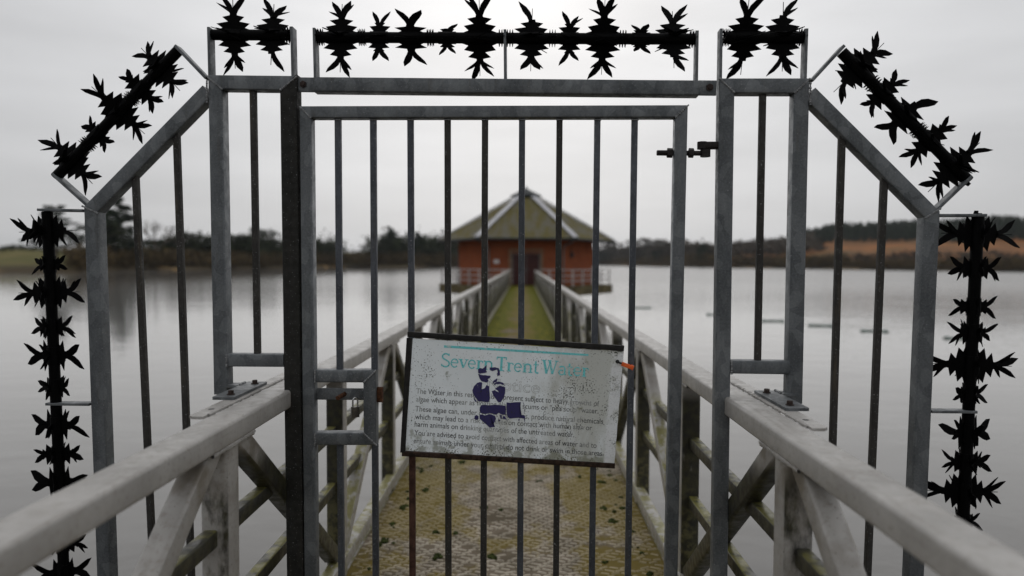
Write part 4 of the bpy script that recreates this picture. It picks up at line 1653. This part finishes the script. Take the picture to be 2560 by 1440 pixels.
GLY = {
    'S': (0.56, [('p', arc(0.27, 0.75, 0.20, 0.21, 30, 250, 10) + arc(0.27, 0.24, 0.22, 0.24, 75, -145, 10), 0.11), ('l', [(0.46, 0.80), (0.46, 0.98)], TN), ('l', [(0.05, 0.20), (0.05, 0.02)], TN)]),
    'e': (0.52, [('p', arc(0.25, 0.32, 0.20, 0.30, 5, 320, 14), 0.09), ('l', [(0.07, 0.34), (0.45, 0.34)], TN)]),
    'v': (0.52, [('l', [(0.08, 0.62), (0.27, 0.02)], TH * 0.9), ('l', [(0.27, 0.02), (0.45, 0.62)], TN), SER(0.08, 0.62, 0.12), SER(0.45, 0.62, 0.10)]),
    'r': (0.42, [('l', [(0.13, 0.0), (0.13, 0.62)], TH), ('p', arc(0.27, 0.42, 0.14, 0.18, 170, 40, 6), 0.08), ('l', [(0.34, 0.52), (0.40, 0.50)], 0.11), SER(0.13, 0.02, 0.13), SER(0.08, 0.61, 0.08)]),
    'n': (0.62, [('l', [(0.13, 0.0), (0.13, 0.62)], TH), ('p', arc(0.30, 0.42, 0.18, 0.19, 165, 0, 8) + [(0.48, 0.0)], 0.115), SER(0.13, 0.02, 0.12), SER(0.48, 0.02, 0.12), SER(0.08, 0.61, 0.08)]),
    'T': (0.64, [('l', [(0.32, 0.0), (0.32, 0.97)], TH), ('l', [(0.03, 0.97), (0.61, 0.97)], TN * 1.2), ('l', [(0.045, 0.97), (0.045, 0.80)], TN), ('l', [(0.595, 0.97), (0.595, 0.80)], TN), SER(0.32, 0.02, 0.17)]),
    't': (0.38, [('p', [(0.15, 0.86), (0.15, 0.15)] + arc(0.26, 0.13, 0.11, 0.12, 180, 310, 6), 0.115), ('l', [(0.02, 0.61), (0.33, 0.61)], TN)]),
    'W': (0.98, [('l', [(0.12, 0.97), (0.31, 0.02)], TH), ('l', [(0.31, 0.02), (0.49, 0.90)], TN), ('l', [(0.45, 0.97), (0.66, 0.02)], TH), ('l', [(0.66, 0.02), (0.86, 0.97)], TN), SER(0.12, 0.97, 0.13), SER(0.45, 0.97, 0.11), SER(0.86, 0.97, 0.11)]),
    'a': (0.50, [('p', arc(0.22, 0.44, 0.17, 0.18, 150, 0, 7) + [(0.39, 0.08), (0.47, 0.03)], 0.11), ('p', arc(0.21, 0.18, 0.16, 0.17, 60, 330, 10), 0.085)]),
    ' ': (0.12, []),
}


def serif_heading(body, p0, p1, cap, mat):
    total = sum(GLY[c][0] for c in body)
    d = p1 - p0
    e = d.normalized()
    up = Vector((-e.z, 0, e.x))
    sx = d.length / total
    bm = bmesh.new()
    cx = 0.0
    lift = 0
    for ch in body:
        adv, strokes = GLY[ch]
        for kind, pts_, w in strokes:
            lift = (lift + 1) % 9
            off = 0.0004 + lift * 0.00006
            P3 = [p0 + e * ((cx + u) * sx) + up * (v * cap) for u, v in pts_]
            nrm = []
            for i in range(len(P3)):
                a = P3[max(0, i - 1)]
                b = P3[min(len(P3) - 1, i + 1)]
                t = (b - a).normalized()
                nrm.append(Vector((-t.z, 0, t.x)) * (w * cap / 2))
            prev = None
            for p, q in zip(P3, nrm):
                cur = (bm.verts.new((p.x + q.x, -off, p.z + q.z)), bm.verts.new((p.x - q.x, -off, p.z - q.z)))
                if prev:
                    bm.faces.new((prev[0], prev[1], cur[1], cur[0]))
                prev = cur
        cx += adv
    return finish('company_lettering', bm, mat, sign)


serif_heading('Severn Trent Water', S(1102, 916), S(1472, 942), 0.047, TEAL)
bm = bmesh.new()
a, b = S(1110, 866), S(1471, 887.5)
e = (b - a).normalized()
up = Vector((-e.z, 0, e.x)) * 0.0042
bm.faces.new([bm.verts.new((p.x, -0.0004, p.z)) for p in (a - up, b - up * 0.8, b + up * 0.8, a + up)])
finish('teal_rule', bm, TEAL, sign)
# purple stencil
STEN = [[(780, 415), (800, 400), (815, 400), (835, 410), (855, 375), (868, 372), (862, 430), (870, 440), (840, 450), (800, 455), (785, 450)],
        [(780, 458), (830, 470), (880, 475), (905, 480), (900, 495), (870, 515), (885, 530), (865, 545), (820, 535), (800, 510), (797, 480)],
        [(893, 395), (950, 392), (985, 400), (1000, 430), (1000, 470), (975, 480), (970, 450), (985, 440), (975, 415), (930, 430), (905, 425)],
        [(960, 510), (975, 505), (970, 535), (940, 545), (925, 560), (930, 535)],
        [(775, 548), (795, 540), (822, 545), (820, 575), (800, 600), (815, 612), (850, 600), (868, 568), (890, 580), (897, 650), (898, 700), (890, 740), (830, 738), (780, 728), (750, 690), (728, 650), (727, 620), (740, 580), (755, 570)],
        [(940, 572), (946, 552), (985, 533), (1030, 548), (1055, 582), (1038, 570), (1000, 558), (960, 562)],
        [(918, 632), (945, 622), (990, 642), (1000, 632), (950, 608), (975, 590), (1000, 574), (1055, 592), (1050, 650), (1030, 710), (1005, 745), (975, 735), (945, 690)],
        [(797, 790), (815, 772), (850, 765), (900, 772), (950, 765), (1010, 770), (1056, 778), (1058, 868), (1030, 866), (1005, 858), (985, 846), (958, 868), (900, 852), (850, 862), (800, 848)],
        [(1066, 744), (1100, 749), (1210, 738), (1188, 762), (1195, 862), (1250, 877), (1252, 905), (1190, 898), (1100, 903), (1078, 890), (1066, 850)],
        [(800, 862), (850, 873), (900, 862), (952, 880), (962, 905), (940, 950), (920, 965), (950, 988), (900, 995), (862, 965), (830, 930), (795, 905)],
        [(996, 870), (1016, 866), (1010, 890), (1024, 903), (1032, 880), (1052, 884), (1088, 955), (1070, 918), (1040, 908), (1008, 908)],
        [(745, 880), (765, 868), (785, 880), (785, 910), (765, 922), (745, 908)],
        [(1228, 725), (1240, 760), (1252, 815), (1242, 855), (1246, 800)],
        [(1184, 909), (1190, 936), (1196, 909)], [(1240, 909), (1245, 945), (1251, 909)], [(988, 915), (998, 937), (1006, 918)],
        [(736, 692), (755, 715), (772, 742), (752, 738), (738, 710)]]
bm = bmesh.new()
for k, poly in enumerate(STEN):
    vs = []
    m_ = len(poly)
    for i in range(m_):
        p, q = Vector(poly[i]), Vector(poly[(i + 1) % m_])
        for t_ in (0.0, 0.5):
            u = p.lerp(q, t_) + Vector((rnd.uniform(-2.5, 2.5), rnd.uniform(-2.5, 2.5)))
            s_ = S(1000 + u.x / 4, 820 + u.y / 4)
            vs.append(bm.verts.new((s_.x, -0.0012, s_.z)))
    f = bm.faces.new(vs)
bmesh.ops.triangulate(bm, faces=bm.faces[:])
finish('purple_stencil', bm, PURPLE, sign)
# fixing holes and the orange tie that holds the board to a bar
bm = bmesh.new()
q = S(1543.5, 904)
cyl(bm, Vector((q.x, -0.0006, q.z)), Vector((q.x, -0.0001, q.z)), 0.0065, n=14)
finish('fixing_hole', bm, LAMPBLK, sign)
TM = GM @ Matrix.Translation(G(1564, 913, -0.026))
tie = empty('cable_tie', TM, 'orange plastic tie threaded through the board edge and round a gate bar', 'cable tie')
bm = bmesh.new()
tube(bm, (-0.013, 0, 0.005), (0.022, 0, -0.008), 0.014, 0.004, 0.0012)
finish('strap', bm, ORANGE, tie, 50)
bm = bmesh.new()
tube(bm, (-0.028, 0.0005, 0.011), (-0.012, 0.0005, 0.005), 0.006, 0.0035, 0.001)
finish('tail', bm, LAMPBLK, tie, 50)
bm = bmesh.new()
tube(bm, (0.021, -0.0006, -0.0075), (0.026, -0.0006, -0.0095), 0.016, 0.0065, 0.0015)
tube(bm, (0.024, 0.0, -0.008), (0.026, 0.06, -0.008), 0.012, 0.003, 0.001, side=(1, 0, 0))
finish('head', bm, ORANGE, tie, 50)

# ------------------------------------------------------------------ damp air
bm = bmesh.new()
box(bm, (0, 0, 35), (8600, 7000, 2 * (35 - WZ) + 4))
HZ = bpy.data.materials.new('haze')
HZ.use_nodes = True
HZ.node_tree.nodes.clear()
_v = HZ.node_tree.nodes.new('ShaderNodeVolumePrincipled')
_v.inputs['Color'].default_value = (0.92, 0.96, 1.0, 1)
_v.inputs['Density'].default_value = 0.00007
_o = HZ.node_tree.nodes.new('ShaderNodeOutputMaterial')
HZ.node_tree.links.new(_v.outputs[0], _o.inputs['Volume'])
tag(finish('haze', bm, HZ), kind='stuff')
